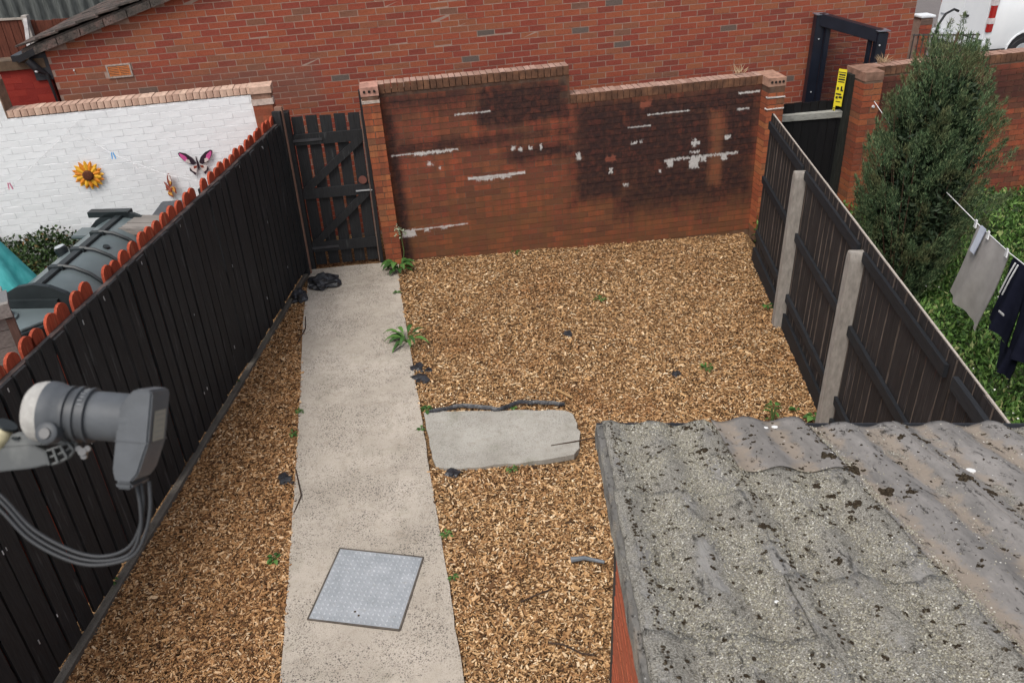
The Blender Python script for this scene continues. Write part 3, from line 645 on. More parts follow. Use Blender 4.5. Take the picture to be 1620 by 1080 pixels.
# ================================================================== RIGHT: alley gate, steel frame, right wall
rwall = empty('brick_boundary_wall', BW0, (0, TILT, YAW), 'red brick boundary wall with corner pillar on the right, behind the conifer', 'wall')
bpy.context.view_layer.update()
def stain_r(m, u, v, col):
    nz = m.noise(2, 5, .65); k = boxmask(m, u, v, 6.3, 9.5, 1.2, 1.72, .12, .5, nz); col = m.mix(m.math('MULTIPLY', k, .8), col, (.055, .025, .022))
    st = m.noise(3.0, 4, .6, stretch=(4, 1, .35)); return m.mix(m.math('MULTIPLY', m.step(st, .42, .68), .45), col, (.14, .06, .035))
RM = brick_mat('boundary_brick', rwall, GARCOLS, stain_r, 7.0); RMM = mortar_mat('boundary_mortar', rwall, (.17, .115, .085), None)
RT = 1.855
MB().box(6.2, 10.5, .004, .21, -.3, RT - .1).build('mortar', RMM, rwall)
brickwork(rwall, 6.2, 10.5, -.1, RT - .09, 0, RM, RMM, top=lambda u: RT - .1, proud=.004, maxn=300, prio=lambda u, v: v > .5 and u < 8.8)
coping(rwall, 6.2, 10.5, RT, -.008, .215, [cop_stained('boundary_coping', (.42, .26, .20), rwall), cop_stained('boundary_coping_b', (.34, .2, .15), rwall)])
PM2 = brick_mat('boundary_pillar_brick', rwall, [(0, (.20, .06, .035)), (.4, (.32, .085, .04)), (.8, (.36, .12, .05)), (1, (.20, .09, .05))], stain_soft, 9.0)
pillar(rwall, 5.96, 6.20, -.24, .22, RT + .0, PM2, RMM, COPM[2], holes=0)
MB().lathe([(0, .02), (.02, .015)], (6.12, -.24, 1.43), (0, -1, 0), 10).build('line_hook', lampm, rwall)
# back alley gate: black boards
ag = empty('alley_gate', BW0, (0, 0, YAW), 'black boarded timber gate with a pale weathered lintel between two brick pillars', 'gate')
BKG = wood('black_gate_wood', (.011, .011, .012), .4, .6)
for k in range(8):
    a = 5.0 + k * .114; MB().box(a, a + .108, .16, .18, 0, 1.58 + .004 * (k % 3), .002).build('gate_board', BKG, ag)
MB().box(4.97, 5.95, .06, .15, 1.38, 1.46, .006).build('lintel', wood('lichened_lintel', (.30, .30, .27), .5, .9, axis=0, rand=False), ag)
for k in range(8):
    a = 4.98 + k * .119; MB().box(a, a + .113, .085, .10, -.1, 1.375, .002).build('gate_board', BKG, ag)
po = MB().box(5.86, 5.95, -.0, .14, -.1, 1.93, .004).build('gate_post', wood('lichened_post', (.022, .024, .021), .6, .9, rand=False), ag)
# steel frame
STL = plain('blue_black_steel', (.010, .013, .022), .35, .5, var=.2)
A = Vector((4.30, 11.40, 0)); B = Vector((4.87, 10.74, 0)); dAB = (B - A).normalized(); nAB = Vector((-dAB.y, dAB.x, 0))
sf = empty('steel_security_frame', A, (0, 0, 0), 'tall blue-black steel gate frame spanning the alley beside the brick building', 'gate frame')
def bx(a, b, w, h, nm, z=None): return MB().bar(a, b, w, h).build(nm, STL, sf, bevel=.006)
L_ = (B - A)
bx((0, 0, 0), (0, 0, 2.50), .13, .13, 'post'); bx(dAB * .14, dAB * .14 + Vector((0, 0, 2.46)), .06, .06, 'stile')
bx(L_ , L_ + Vector((0, 0, 2.37)), .13, .13, 'post'); bx(L_ - dAB * .13, L_ - dAB * .13 + Vector((0, 0, 2.30)), .05, .05, 'stile')
bx((0, 0, 2.45), L_ + Vector((0, 0, 2.32)), .12, .15, 'top_beam'); bx(dAB * .1 + Vector((0, 0, 1.0)), L_ - dAB * .1 + Vector((0, 0, .95)), .05, .08, 'mid_rail')
MB().box(-.08, .08, -.08, .08, 2.505, 2.515).build('cap_plate', plain('steel_cap', (.25, .28, .33), .35, metal=.5), sf)
cp = MB().box(-.08, .08, -.08, .08, 2.385, 2.395).build('cap_plate', plain('steel_cap_b', (.25, .28, .33), .35, metal=.5), sf); cp.location = L_
mesh_ = MB(); nL = L_.length
for k in range(1, int(nL / .016)):
    p = dAB * (.016 * k); mesh_.bar(p + Vector((0, 0, .05)), p + Vector((0, 0, 2.36)), .003, .003)
for k in range(1, 31): mesh_.bar(dAB * .1 + Vector((0, 0, .076 * k)), L_ - dAB * .1 + Vector((0, 0, .076 * k)), .004, .004)
tag(mesh_.build('mesh_infill', plain('dark_mesh_wire', (.012, .012, .018), .5), sf), kind='stuff')
for (p, z) in ((Vector((0, -.068, 0)), 2.2), (Vector((0, -.068, 0)), 1.5), (L_ + Vector((-.03, -.07, 0)), 2.22), (L_ + Vector((-.03, -.07, 0)), 2.0)):
    MB().lathe([(0, .012), (.008, .008)], p + Vector((0, 0, z)), (-.3, -1, 0), 8).build('bolt_head', GALV, sf)
# yellow sign
ys = empty('yellow_sign', (4.345, 10.47, 1.53), (0, 0, math.atan2(dAB.y, dAB.x)), 'narrow yellow warning sign with black lettering hanging by the black alley gate', 'sign')
YEL = plain('sign_yellow', (.75, .62, .03), .5, .4, var=.08); INK = plain('sign_black', (.015, .015, .015), .6)
MB().box(-.055, .055, -.006, 0, 0, .46).build('sign_plate', YEL, ys)
MB().box(-.055, -.025, -.004, 0, -.20, -.002).build('sign_tail', YEL, ys)
ink = MB(); z = .40
ink.box(-.05, .05, -.0085, -.0062, .415, .425)
for w in (.018, .010, .020, .012): ink.box(-.04, .045, -.0085, -.0062, z - w, z); z -= w + .014
ink.box(-.04, -.015, -.0085, -.0062, .20, .235); ink.box(.01, .045, -.0085, -.0062, .19, .21); ink.box(.01, .03, -.0085, -.0062, .21, .25)
ink.box(-.045, .03, -.0085, -.0062, .14, .158); ink.box(.0, .045, -.0085, -.0062, .10, .125); ink.box(-.04, -.01, -.0085, -.0062, .09, .12); ink.box(-.03, .03, -.0085, -.0062, .05, .06)
ink.build('lettering', INK, ys)
ink = MB()
for k in range(6): ink.box(-.05, -.03, -.0065, -.0042, -.18 + k * .028, -.165 + k * .028)
ink.build('tail_lettering', INK, ys)
# ================================================================== ROAD, kerb, railing, bollard pillar, van
ROADM = NM('asphalt', .9, .2); ROADM.coords(kind='World'); ROADM.color(ROADM.mix(ROADM.step(ROADM.noise(150, 2), .4, .7), (.14, .125, .12), ROADM.ramp(ROADM.noise(1, 5), [(.3, (.17, .15, .145)), (.7, (.23, .205, .195))]))); ROADM.bump(ROADM.noise(180, 2), .4, .005)
MBr = MB(); MBr.add([(6.0, 17.2, -.055), (80, 12.5, -.055), (80, 70, -.055), (6, 70, -.055)], [(0, 1, 2, 3)]); tag(MBr.build('road', ROADM.m), kind='structure')
PVM = conc_mat('pavement_concrete', (.26, .245, .22), (.36, .34, .30), .3)
MBr = MB(); MBr.prism([(6.8, 11.8), (30, 10.3), (30, 15.55), (6.8, 17.0)], -.1, .03, 'z'); tag(MBr.build('pavement', PVM), kind='structure')
kr = empty('kerb', (6.8, 17.08, 0), (0, 0, math.atan2(-1.45, 23.2)), 'pale yellowish kerb stones between pavement and road', 'kerb')
for k in range(20): MB().box(k * .92, k * .92 + .91, -.07, .07, -.1, .045, .003).build('kerb_stone', plain('kerb_stone_%d' % (k % 2), (.40, .34, .22), .9, var=.3) if k < 2 else bpy.data.materials['kerb_stone_%d' % (k % 2)], kr)
bp = empty('low_brick_pier', (7.35, 14.7, 0), (0, 0, YAW), 'low brick pier with a flat white cap next to the outbuilding corner', 'pier')
bpy.context.view_layer.update()
BPM = brick_mat('pier_brick', bp, HC, None, 12.)
brickwork(bp, -.11, .11, 0, 1.83, -.11, BPM, BPM, maxn=60); MB().box(-.11, .11, -.105, .11, 0, 1.83).build('core', HMM, bp)
MB().box(-.14, .14, -.14, .14, 1.84, 1.88).build('white_cap', plain('white_cap_stone', (.72, .74, .76), .6, var=.1), bp, bevel=.01)
rl = empty('metal_railing', (6.85, 13.9, 0), (0, 0, R(-12)), 'short run of thin metal railings between outbuilding corner and garden wall', 'railing')
RLM = plain('grey_brown_railing', (.07, .06, .055), .6, var=.3)
for k in range(14): MB().tube([(k * .075, 0, 0), (k * .075, 0, 1.72)], .010, 6).build('baluster', RLM, rl)
MB().bar((-.02, 0, 1.70), (1.0, 0, 1.70), .04, .02).build('top_rail', RLM, rl); MB().bar((-.02, 0, .2), (1.0, 0, .2), .03, .02).build('bottom_rail', RLM, rl)
hp = MB(); hp.tube([(0, 0, 0), (0, 0, 1.3), (.05, .02, 1.6), (.16, .05, 1.78), (.32, .1, 1.84), (.42, .13, 1.80)], .022, 8); hb = hp.build('bent_black_pipe', BLK); hb.location = (7.85, 15.2, 0); tag(hb, 'bent black pipe curving over beside the railings and white van', 'pipe')
# van
def van():
    r = empty('parked_van', (10.85, 18.7, -.05), (0, 0, R(6)), 'white van parked on the road at the top right, rear doors and tail light showing', 'van')
    WP = NM('white_van_paint', .25, .5); WP.coords(); WP.b.inputs['Coat Weight'].default_value = .5; WP.color(WP.ramp(WP.noise(2, 4), [(.3, (.72, .75, .77)), (.7, (.80, .82, .83))])); WP = WP.m
    dark = plain('van_dark_trim', (.02, .02, .022), .6); glass = plain('van_glass', (.02, .025, .03), .08, .6)
    # local: x length forward from the rear, y across (0 near side .. 1.95), z up
    def xs(x): # section at x: half profile widths
        rear = max(0, 1 - x / .12); nose = max(0, (x - 3.9) / 1.1)
        top = 1.95 - .05 * rear - (0 if x < 3.2 else min(1.0, (x - 3.2) / .95) * .75) - nose * .2
        ins = .03 * rear + .12 * nose ** 2
        return ins, top
    ring = []
    X = [0, .04, .12, .5, .9, 1.5, 2.2, 3.0, 3.2, 3.5, 3.8, 4.15, 4.5, 4.85, 5.0]
    mb = MB()
    for x in X:
        ins, top = xs(x); y0, y1 = ins, 1.95 - ins; zb = .42; s = .09 if top > 1.5 else .04
        mid = min(1.1, top - .2)
        ring.append([(x, y0 + .03, zb), (x, y0, zb + .12), (x, y0, mid), (x, y0 + s, top - .14), (x, y0 + s + .10, top), (x, y1 - s - .10, top), (x, y1 - s, top - .14), (x, y1, mid), (x, y1, zb + .12), (x, y1 - .03, zb)])
    n = 10; vs = [v for q in ring for v in q]
    fs = [(i * n + k, i * n + (k + 1) % n, (i + 1) * n + (k + 1) % n, (i + 1) * n + k) for i in range(len(X) - 1) for k in range(n)] + [tuple(range(n)), tuple((len(X) - 1) * n + k for k in range(n))]
    mb.add(vs, fs); mb.build('body', WP, r, smooth=True, bevel=.012)
    for a, b in ((.10, .97), (.985, 1.85)):
        d = MB(); d.prism([(a, .62), (b, .62), (b - (.05 if b > 1 else 0), 1.86), (a + (.05 if a < .5 else 0), 1.86)], -.022, .0, 'x'); do = d.build('rear_door', WP, r, bevel=.008)
        if a < .5: MB().box(-.050, -.0235, .74, .92, 1.02, 1.065).build('handle', dark, do)
        if a < .5: MB().box(-.026, -.0225, .12, .90, .60, .62).build('door_seam', dark, do)
        MB().box(-.026, -.0225, a + .14, b - .14, 1.32, 1.72).build('window', glass, do) if False else None
    MB().box(-.10, .10, .02, 1.93, .40, .60).build('rear_bumper', plain('bumper_white', (.6, .62, .64), .4, var=.1), r, bevel=.02)
    MB().box(-.085, .06, .05, 1.90, .28, .40).build('lower_bumper', dark, r, bevel=.02)
    RED = plain('tail_red', (.33, .012, .010), .2, .6, var=.1); CL = plain('tail_clear', (.55, .5, .5), .2, .6)
    for y in (-.012, 1.95 - .08):
        if y > 1: y = 1.885
        tl = MB().box(-.030 if y < 1 else .03, .10, y, y + .085, .80, 1.62).build('tail_light', RED, r, bevel=.015)
        if y > 1: continue
        MB().box(-.033, .103, y - .003, y + .088, .98, 1.10).build('clear_lens', CL, tl); MB().box(-.033, .103, y - .003, y + .088, 1.36, 1.56).build('clear_lens', CL, tl)
        MB().box(-.025, .10, y + .0, y + .085, 1.621, 1.70).build('lamp_surround', dark, tl)
    for x in (.95, 4.05):
        for y in (-.01, 1.74):
            w = empty('wheel', (x, y, .33)); w.parent = r
            MB().lathe([(0, .20), (.0, .31), (.03, .335), (.19, .335), (.22, .31)], (0, 0, 0), (0, 1, 0), 28).build('tyre', dark, w, smooth=True)
            MB().lathe([(0, .02), (.0, .19), (.01, .205), (.03, .205)], (0, -.004 if y < 1 else .12, 0), (0, 1, 0), 20).build('rim', GALV, w)
        ar = MB(); pts = [(x + .42 * math.cos(t * math.pi / 10), .36 + .42 * math.sin(t * math.pi / 10)) for t in range(11)]
        for k in range(10): ar.bar((pts[k][0], -.004, pts[k][1]), (pts[k + 1][0], -.004, pts[k + 1][1]), .03, .035, (0, 1, 0))
        ar.build('wheel_arch', WP, r)
        MB().prism([(x - .4, .42)] + [(x + .39 * math.cos(t * math.pi / 10), .40 + .36 * math.sin(t * math.pi / 10)) for t in range(10, -1, -1)], -.0015, .03).build('arch_liner', dark, r)
    MB().box(.35, 4.6, .0, .04, .26, .43).build('side_sill', dark, r); MB().box(.1, .55, .3, 1.6, .22, .4).build('underbody', dark, r)
    MB().box(3.35, 4.0, -.004, .02, 1.15, 1.6).build('cab_window', glass, r)
    MB().box(-.03, -.02, 1.60, 1.80, .93, .97).build('badge', plain('grey_badge', (.3, .32, .35), .4), r)
    return r
van()
# ================================================================== LEAFY STUFF
def leaf_mat(name, stops, rough=.6, trans=.0):
    m = NM(name, rough, .3); m.color(m.ramp(m.rand(), stops))
    m.b.inputs['Subsurface Weight'].default_value = 0
    return m.m
def leaves(name, P, D, L, Wd, mat, parent=None, droop=0):
    """P positions, D directions (unit) -> folded diamond leaves of 2 quads"""
    n = len(P); up = rng.normal(0, 1, (n, 3)); sx = np.cross(D, up); sx /= np.linalg.norm(sx, axis=1)[:, None] + 1e-9; nr = np.cross(sx, D)
    L = np.broadcast_to(L, n)[:, None]; Wd = np.broadcast_to(Wd, n)[:, None]
    V = np.stack([P, P + D * L * .45 + sx * Wd * .5 + nr * Wd * .15, P + D * L - np.array([0, 0, 1]) * droop * L, P + D * L * .45 - sx * Wd * .5 + nr * Wd * .15], 1)
    F = np.arange(n * 4).reshape(n, 4)
    T = np.concatenate([F[:, [0, 1, 2]], F[:, [0, 2, 3]]])
    return link(bpy.data.objects.new(name, arr_mesh(name, V.reshape(-1, 3), T, mat)), parent)
def unit(a): return a / (np.linalg.norm(a, axis=1)[:, None] + 1e-9)
# conifer
ct = empty('conifer_tree', (4.34, 8.05, -.05), (0, 0, 0), 'tall dense blue-green conical conifer behind the right fence', 'tree')
MB().tube([(0, 0, -.1), (.02, .01, 1), (0, .03, 2), (.05, 0, 2.9)], [.07, .05, .035, .01]).build('trunk', wood('conifer_bark', (.10, .06, .04), .4), ct)
def crown_r(z): # radius along height
    zz = np.clip(z, 0, 3.05); return np.interp(zz, [.0, .25, .7, 1.25, 1.75, 2.2, 2.6, 2.85, 3.05], [.14, .32, .50, .62, .57, .43, .26, .10, .04])
nc = 640; Ps = []; Ds = []; br = MB()
for c in range(nc):
    z = .12 + 2.62 * rng.random() ** .85; a = rng.uniform(0, 2 * np.pi); rr = crown_r(np.array([z]))[0] * rng.uniform(.55, 1.12) * (1 + .12 * math.sin(3 * a + z * 2))
    lean = np.array([.05 * z * .4, 0, 0]); c0 = np.array([math.cos(a) * rr, math.sin(a) * rr, z]) + lean
    out = np.array([math.cos(a) * .55, math.sin(a) * .55, 1.0]); out /= np.linalg.norm(out)
    n = 170 if z < 2.35 else 70; sz = rng.uniform(.06, .15)
    t = rng.random(n) ** .8; sp = rng.normal(0, 1, (n, 3)) * sz * .42 * (1.1 - t)[:, None]
    Ps.append(c0 + out * (t * sz * 2.2 - sz)[:, None] + sp); Ds.append(unit(out + np.array([0, 0, .35]) + rng.normal(0, .42, (n, 3))))
    if c % 4 == 0: br.tube([(0.02, 0, max(.1, z - .35)), tuple(c0 * .6 + np.array([0, 0, -.1])), tuple(c0)], [.012, .008, .003], 5)
# leaders at the ragged top
for (x, y, z, h) in ((-.16, 0, 2.55, .42), (.10, .05, 2.6, .45), (.33, -.05, 2.40, .42), (-.28, .05, 2.3, .35), (.22, .1, 2.45, .42), (.02, -.1, 2.5, .4), (-.05, 0, 2.6, .4), (.16, .0, 2.4, .4), (-.2, -.1, 2.3, .3), (.42, 0, 2.2, .35)):
    n = 260; t = rng.random(n); Ps.append(np.array([x, y, z]) + np.stack([rng.normal(0, .045, n) * (1.15 - t), rng.normal(0, .045, n) * (1.15 - t), t * h], 1)); Ds.append(unit(np.array([0, 0, 1.]) + rng.normal(0, .45, (n, 3))))
P = np.concatenate(Ps); D = np.concatenate(Ds)
br.build('branches', wood('branch_bark', (.09, .055, .035), .4), ct)
cm = NM('conifer_leaf', .7, .25); cm.coords(kind='World')
c1 = cm.ramp(cm.rand(), [(0, (.024, .042, .020)), (.35, (.060, .110, .050)), (.7, (.110, .175, .082)), (1, (.22, .27, .13))])
cm.color(cm.mix(cm.math('MULTIPLY', cm.step(cm.noise(3.6, 4), .46, .66), .65), c1, (.15, .135, .06)))
P0 = P
leaves('crown', P0, D, rng.uniform(.022, .062, len(P0)), rng.uniform(.004, .009, len(P0)), cm.m, ct)
# inner dense shade foliage
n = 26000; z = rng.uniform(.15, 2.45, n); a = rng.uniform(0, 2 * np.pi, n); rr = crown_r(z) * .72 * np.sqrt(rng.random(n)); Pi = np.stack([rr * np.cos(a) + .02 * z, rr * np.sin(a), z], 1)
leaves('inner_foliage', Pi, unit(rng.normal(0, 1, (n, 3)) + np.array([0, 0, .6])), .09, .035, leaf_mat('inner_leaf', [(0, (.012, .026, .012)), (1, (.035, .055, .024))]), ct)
# right neighbour's lawn with weeds
LAWN = leaf_mat('grass_leaf', [(0, (.016, .038, .010)), (.35, (.050, .110, .022)), (.7, (.10, .20, .040)), (.92, (.17, .27, .07)), (1, (.30, .30, .13))])
gl = MB(); gl.add([(3.1, -1, -.085), (14, -1, -.085), (12.0, 11.4, -.085), (3.35, 9.9, -.085)], [(0, 1, 2, 3)]); tag(gl.build('lawn_soil', plain('lawn_soil', (.04, .05, .02), .95, var=.5, scale=3)), kind='structure')
n = 75000; x = rng.uniform(3.1, 7.6, n); y = rng.uniform(3.2, 11.0, n); k = (x > RFX(y) + .12) & (y < WY(x) - .03) & (y < 14); x, y = x[k], y[k]; n = len(x)
cl = .5 + .5 * np.sin(x * 3.1 + 1.3 * np.sin(y * 2.1)) * np.sin(y * 2.7 + np.sin(x * 1.9)); h = .04 + .34 * cl ** 1.5 * rng.random(n) + .30 * np.exp(-((y - WY(x) + .3) / .35) ** 2) * rng.random(n)
P = np.stack([x, y, -.08 + h * .9], 1); tag(leaves('grass', P, unit(rng.normal(0, .8, (n, 3)) + np.array([0, 0, .8])), rng.uniform(.03, .10, n), rng.uniform(.012, .045, n), LAWN), 'long leafy green grass and weeds in the right neighbouring garden', 'grass', kind='stuff')
n = 160; x = rng.uniform(4, 6.5, n); y = rng.uniform(4, 8.5, n); tag(leaves('small_flowers', np.stack([x, y, rng.uniform(.02, .25, n)], 1), unit(rng.normal(0, 1, (n, 3))), .02, .02, plain('white_petal', (.7, .7, .62), .6)), 'tiny pale flowers dotted through the long grass on the right', 'flowers', kind='stuff')
# hedge under the white wall
hg = empty('low_hedge', (-4.6, 8.45, 0), (0, 0, 0), 'low dark green hedge growing along the foot of the white wall', 'hedge')
n = 70000; x = rng.uniform(-2.6, 1.6, n); yy = rng.uniform(-.75, .50, n); z = rng.uniform(0, .92, n) * (1 - .12 * np.sin(x * 4) ** 2)
k = (rng.random(n) < .35) | (z > .7) | (yy < -.5); x, yy, z = x[k], yy[k], z[k]; n = len(x)
tag(leaves('foliage', np.stack([x, yy + (x + 2) * .13 - .05, z], 1), unit(rng.normal(0, 1, (n, 3)) + np.array([0, -.3, .5])), rng.uniform(.03, .06, n), rng.uniform(.02, .04, n), leaf_mat('hedge_leaf', [(0, (.008, .016, .006)), (.5, (.028, .055, .014)), (.9, (.06, .11, .03)), (1, (.22, .10, .04))]), hg), kind='stuff')
tw = MB(); random.seed(8)
for k in range(40): x = random.uniform(-2.5, 1.5); tw.tube([(x, 0, 0), (x + random.uniform(-.1, .1), random.uniform(-.3, .2), .75)], [.008, .004], 5)
tw.build('stems', wood('hedge_stem', (.07, .05, .03)), hg)
# ================================================================== weeds in the yard
LF = NM('weed_leaf', .6, .3); LF.color(LF.ramp(LF.rand('Obj'), [(0, (.025, .065, .014)), (.5, (.05, .13, .026)), (1, (.11, .22, .05))])); LF = LF.m
def weed(x, y, r, h, n, Ls, label, z=0, name='weed', ws=.4, seed=0, flower=False):
    e = empty(name, (x, y, z - .01), (0, 0, 0), label, 'weed'); random.seed(seed + n); rg = np.random.default_rng(seed + n)
    me = MB(); st = MB()
    for i in range(n):
        a = rg.uniform(0, 2 * math.pi); hh = h * rg.uniform(.2, 1); rr = r * rg.uniform(.3, .75); L = Ls * rg.uniform(.7, 1.2); w = L * ws
        d = Vector((math.cos(a), math.sin(a), 0)); s = Vector((-d.y, d.x, 0)); b = d * rr * .5 + Vector((0, 0, hh * .8)); up = Vector((0, 0, 1))
        lf = MB(); pts = [(0, .05, 0), (.25, .42, .14), (.5, .5, .18), (.78, .33, .08), (1, .02, -.12)]
        vs = []
        for t, ww_, zz in pts: c = b + d * t * L + up * zz * L; vs += [c + s * w * ww_ + up * .12 * w, c, c - s * w * ww_ + up * .12 * w]
        fs = []
        for q in range(4):
            o = q * 3; fs += [(o, o + 1, o + 4, o + 3), (o + 1, o + 2, o + 5, o + 4)]
        lf.add(vs, fs); lf.build('leaf', LF, e, smooth=True); st.tube([(0, 0, 0), (b * .6 + Vector((0, 0, hh * .2))), b], [.004, .003, .002], 5)
    st.build('stem', plain('weed_stem', (.08, .14, .04), .7) if 'weed_stem' not in bpy.data.materials else bpy.data.materials['weed_stem'], e)
    if flower:
        fl = MB(); fl.tube([(.05, .0, 0), (.09, .02, .25), (.07, .03, .52)], [.006, .005, .003], 6); fl.build('stalk', bpy.data.materials['weed_stem'], e)
        pts = rg.normal(0, .035, (50, 3)) + np.array([.07, .03, .52]); leaves('flower_head', pts, unit(rg.normal(0, 1, (50, 3))), .03, .02, plain('pale_green_bud', (.35, .42, .28), .7), e)
    return e
weed(-1.40, 9.36, .22, .16, 22, .15, 'broad-leaved green weed at the foot of the left brick pillar, with a tall flowering stalk', flower=True, ws=.45, seed=1)
weed(-1.13, 7.52, .22, .14, 20, .17, 'spiky dark green weed spilling over the path edge halfway along', ws=.26, seed=2)
weed(2.33, 5.90, .10, .26, 16, .06, 'tall thin weed standing just above the outhouse gutter', z=-.06, ws=.35, seed=3)
weed(1.95, 6.83, .12, .06, 16, .05, 'small pale green weed low in the middle of the chips', z=-.06, ws=.4, seed=4)
weed(-3.0, 4.20, .10, .14, 18, .06, 'green weed sprouting against the foot of the black fence under the cable', ws=.45, seed=5)
weed(-1.84, 4.40, .05, .05, 8, .05, 'tiny green weed at the left path edge level with the manhole cover', ws=.6, seed=6)
weed(-.83, 6.235, .07, .03, 12, .05, 'bright green weed at the corner where slab meets path', ws=.7, seed=7)
weed(-.02, 6.24, .07, .02, 12, .04, 'small green weed growing through the black membrane above the slab', ws=.6, seed=8)
weed(-.05, 5.33, .08, .03, 14, .035, 'small green tuft at the lower edge of the concrete slab', ws=.4, seed=9)
weed(2.72, 5.93, .06, .05, 8, .08, 'broad leaf seedling beside the nearest concrete fence post', z=-.06, ws=.7, seed=10)
weed(2.60, 6.06, .04, .03, 6, .05, 'tiny seedling left of the nearest concrete fence post', z=-.06, ws=.7, seed=16)
weed(-2.80, 6.85, .07, .07, 10, .05, 'small weed against the black fence near the middle of the chip strip', ws=.5, seed=11)
weed(-.56, 4.58, .06, .04, 12, .04, 'small green tuft on the right path edge near the manhole cover', ws=.4, seed=12)
weed(-.50, 4.15, .05, .03, 10, .035, 'tiny green tuft on the right path edge just below the manhole cover top', ws=.4, seed=22)
weed(-2.03, 5.95, .06, .04, 14, .035, 'small yellow-green weed on the left path edge opposite the slab', ws=.5, seed=13)
weed(-2.04, 6.30, .05, .04, 10, .035, 'low weed on the left path edge a little above the slab', ws=.5, seed=14)
weed(2.92, 8.05, .05, .06, 8, .06, 'green weed beside the farther concrete fence post', z=-.06, ws=.6, seed=15)
weed(-1.36, 8.7, .04, .03, 8, .05, 'narrow weed on the right path edge near the gate end', ws=.4, seed=17)
weed(-.86, 5.95, .035, .02, 8, .035, 'tiny green shoots in the joint between path and slab', ws=.6, seed=18)
weed(1.05, 8.4, .16, .03, 20, .04, 'faint yellow-green moss-like weed among far chips', z=-.04, ws=.4, seed=19)
weed(.1, 9.75, .05, .05, 8, .05, 'small weed at the foot of the back wall left of its middle', z=-.02, ws=.4, seed=20)
# dry tufts on walls
DRY = leaf_mat('dry_grass', [(0, (.30, .20, .12)), (1, (.55, .42, .26))], .8)
def tuft(loc, n, h, label):
    rg = np.random.default_rng(n); P = np.array(loc) + rg.normal(0, .02, (n, 3)) * np.array([1.6, 1, .2]); D = unit(np.array([0, 0, 1.]) + rg.normal(0, .6, (n, 3)) * np.array([1.3, .6, .1]))
    o = leaves('dry_grass_tuft', P, D, rg.uniform(.3, 1, n) * h, .008, DRY); tag(o, label, 'dry grass')
tuft((2.98, 10.35, 2.02), 40, .16, 'dry tan grass tuft on the garden wall coping near its right pillar')
tuft((4.90, 10.62, 2.01), 60, .16, 'dry tan grass tuft on the right boundary wall coping beside the steel frame')
# ================================================================== black plastic, sticks
def blob(name, loc, sx, sy, sz, label, cat, mat, seed=0, sub=3, amp=.5):
    bm = bmesh.new(); bmesh.ops.create_icosphere(bm, subdivisions=sub, radius=1)
    from mathutils import noise as nz
    for v in bm.verts:
        f = 1 + amp * nz.noise(v.co * 1.7 + Vector((seed, 0, 0))) + amp * .4 * nz.noise(v.co * 5 + Vector((0, seed, 0))); v.co = Vector((v.co.x * sx * f, v.co.y * sy * f, max(-.2, v.co.z) * sz * f))
    me = bpy.data.meshes.new(name); bm.to_mesh(me); bm.free(); me.materials.append(mat); o = link(bpy.data.objects.new(name, me)); o.location = loc
    return tag(o, label, cat)
BP = NM('black_polythene', .38, .5); BP.coords(kind='World'); BP.color(BP.ramp(BP.noise(12, 4), [(.3, (.010, .010, .012)), (.7, (.04, .042, .048))])); BP.bump(BP.noise(25, 4), .6, .02); BP = BP.m
blob('plastic_bag', (-2.30, 9.0, .03), .20, .14, .10, 'crumpled black plastic bag on the path by the gate', 'bag', BP, 1)
blob('plastic_scrap', (-2.52, 8.66, .02), .09, .13, .09, 'ragged black plastic heap at the fence foot just below the bag', 'plastic scrap', BP, 2)
def membrane(name, pts, w, label, h=.03):
    mb = MB(); P = [Vector(p) for p in pts]; vs = []
    random.seed(len(pts))
    # resample
    Q = []
    for a, b in zip(P[:-1], P[1:]):
        for t in (0, .25, .5, .75): Q.append(a.lerp(b, t) + Vector((random.uniform(-.006, .006), random.uniform(-.008, .008), random.uniform(-.004, .006))))
    Q.append(P[-1]); fs = []
    for i, q in enumerate(Q):
        k = w * (.6 + .5 * math.sin(i * 1.3) ** 2) * (.3 if i in (0, len(Q) - 1) else 1); d = (Q[min(i + 1, len(Q) - 1)] - Q[max(0, i - 1)]).normalized(); s = Vector((-d.y, d.x, 0))
        vs += [q - s * k, q - s * k * .4 + Vector((0, 0, h * .8)), q + s * k * .2 + Vector((0, 0, h)), q + s * k + Vector((0, 0, h * .2))]
    for i in range(len(Q) - 1):
        for j in range(3): fs.append((i * 4 + j, i * 4 + j + 1, (i + 1) * 4 + j + 1, (i + 1) * 4 + j))
    mb.add(vs, fs); return tag(mb.build(name, BP, None, smooth=True), label, 'plastic sheet')
membrane('weed_membrane_edge', [(-.80, 6.20, 0), (-.55, 6.26, .01), (-.3, 6.23, .01), (-.15, 6.18, .01), (.05, 6.28, .01), (.25, 6.27, 0), (.47, 6.24, -.01)], .022, 'curled black weed membrane edge sticking up along the far side of the slab')
for i, (x, y, s, lab) in enumerate([(-.97, 7.0, .07, 'black membrane scrap at the right path edge, upper of three'), (-.93, 6.8, .075, 'black membrane scrap at the right path edge, largest and lowest of three'), (-.86, 6.95, .04, 'small black membrane scrap just off the path edge among chips'), (-1.96, 5.32, .07, 'grey-black plastic scrap in the left chip strip beside the path'), (-.55, 5.32, .05, 'dark plastic scrap just under the slab'), (.62, 7.6, .05, 'small dark scrap lying among chips, mid yard'), (1.62, 6.75, .05, 'dark brown scrap among chips towards the right of the yard')]):
    o = blob('plastic_scrap', (x, y, gz(x) + .0), s, s * 1.1, .022, lab, 'plastic scrap', BP, i * 7, 2, .9)
st = MB(); st.tube([(.36, 4.27, .0), (.46, 4.27, .012), (.60, 4.22, .012)], [.022, .016, .012], 8); tag(st.build('plastic_strip', plain('blue_grey_plastic', (.14, .16, .18), .5), smooth=True), 'bent blue-grey plastic strip poking out by the outhouse wall', 'plastic strip')
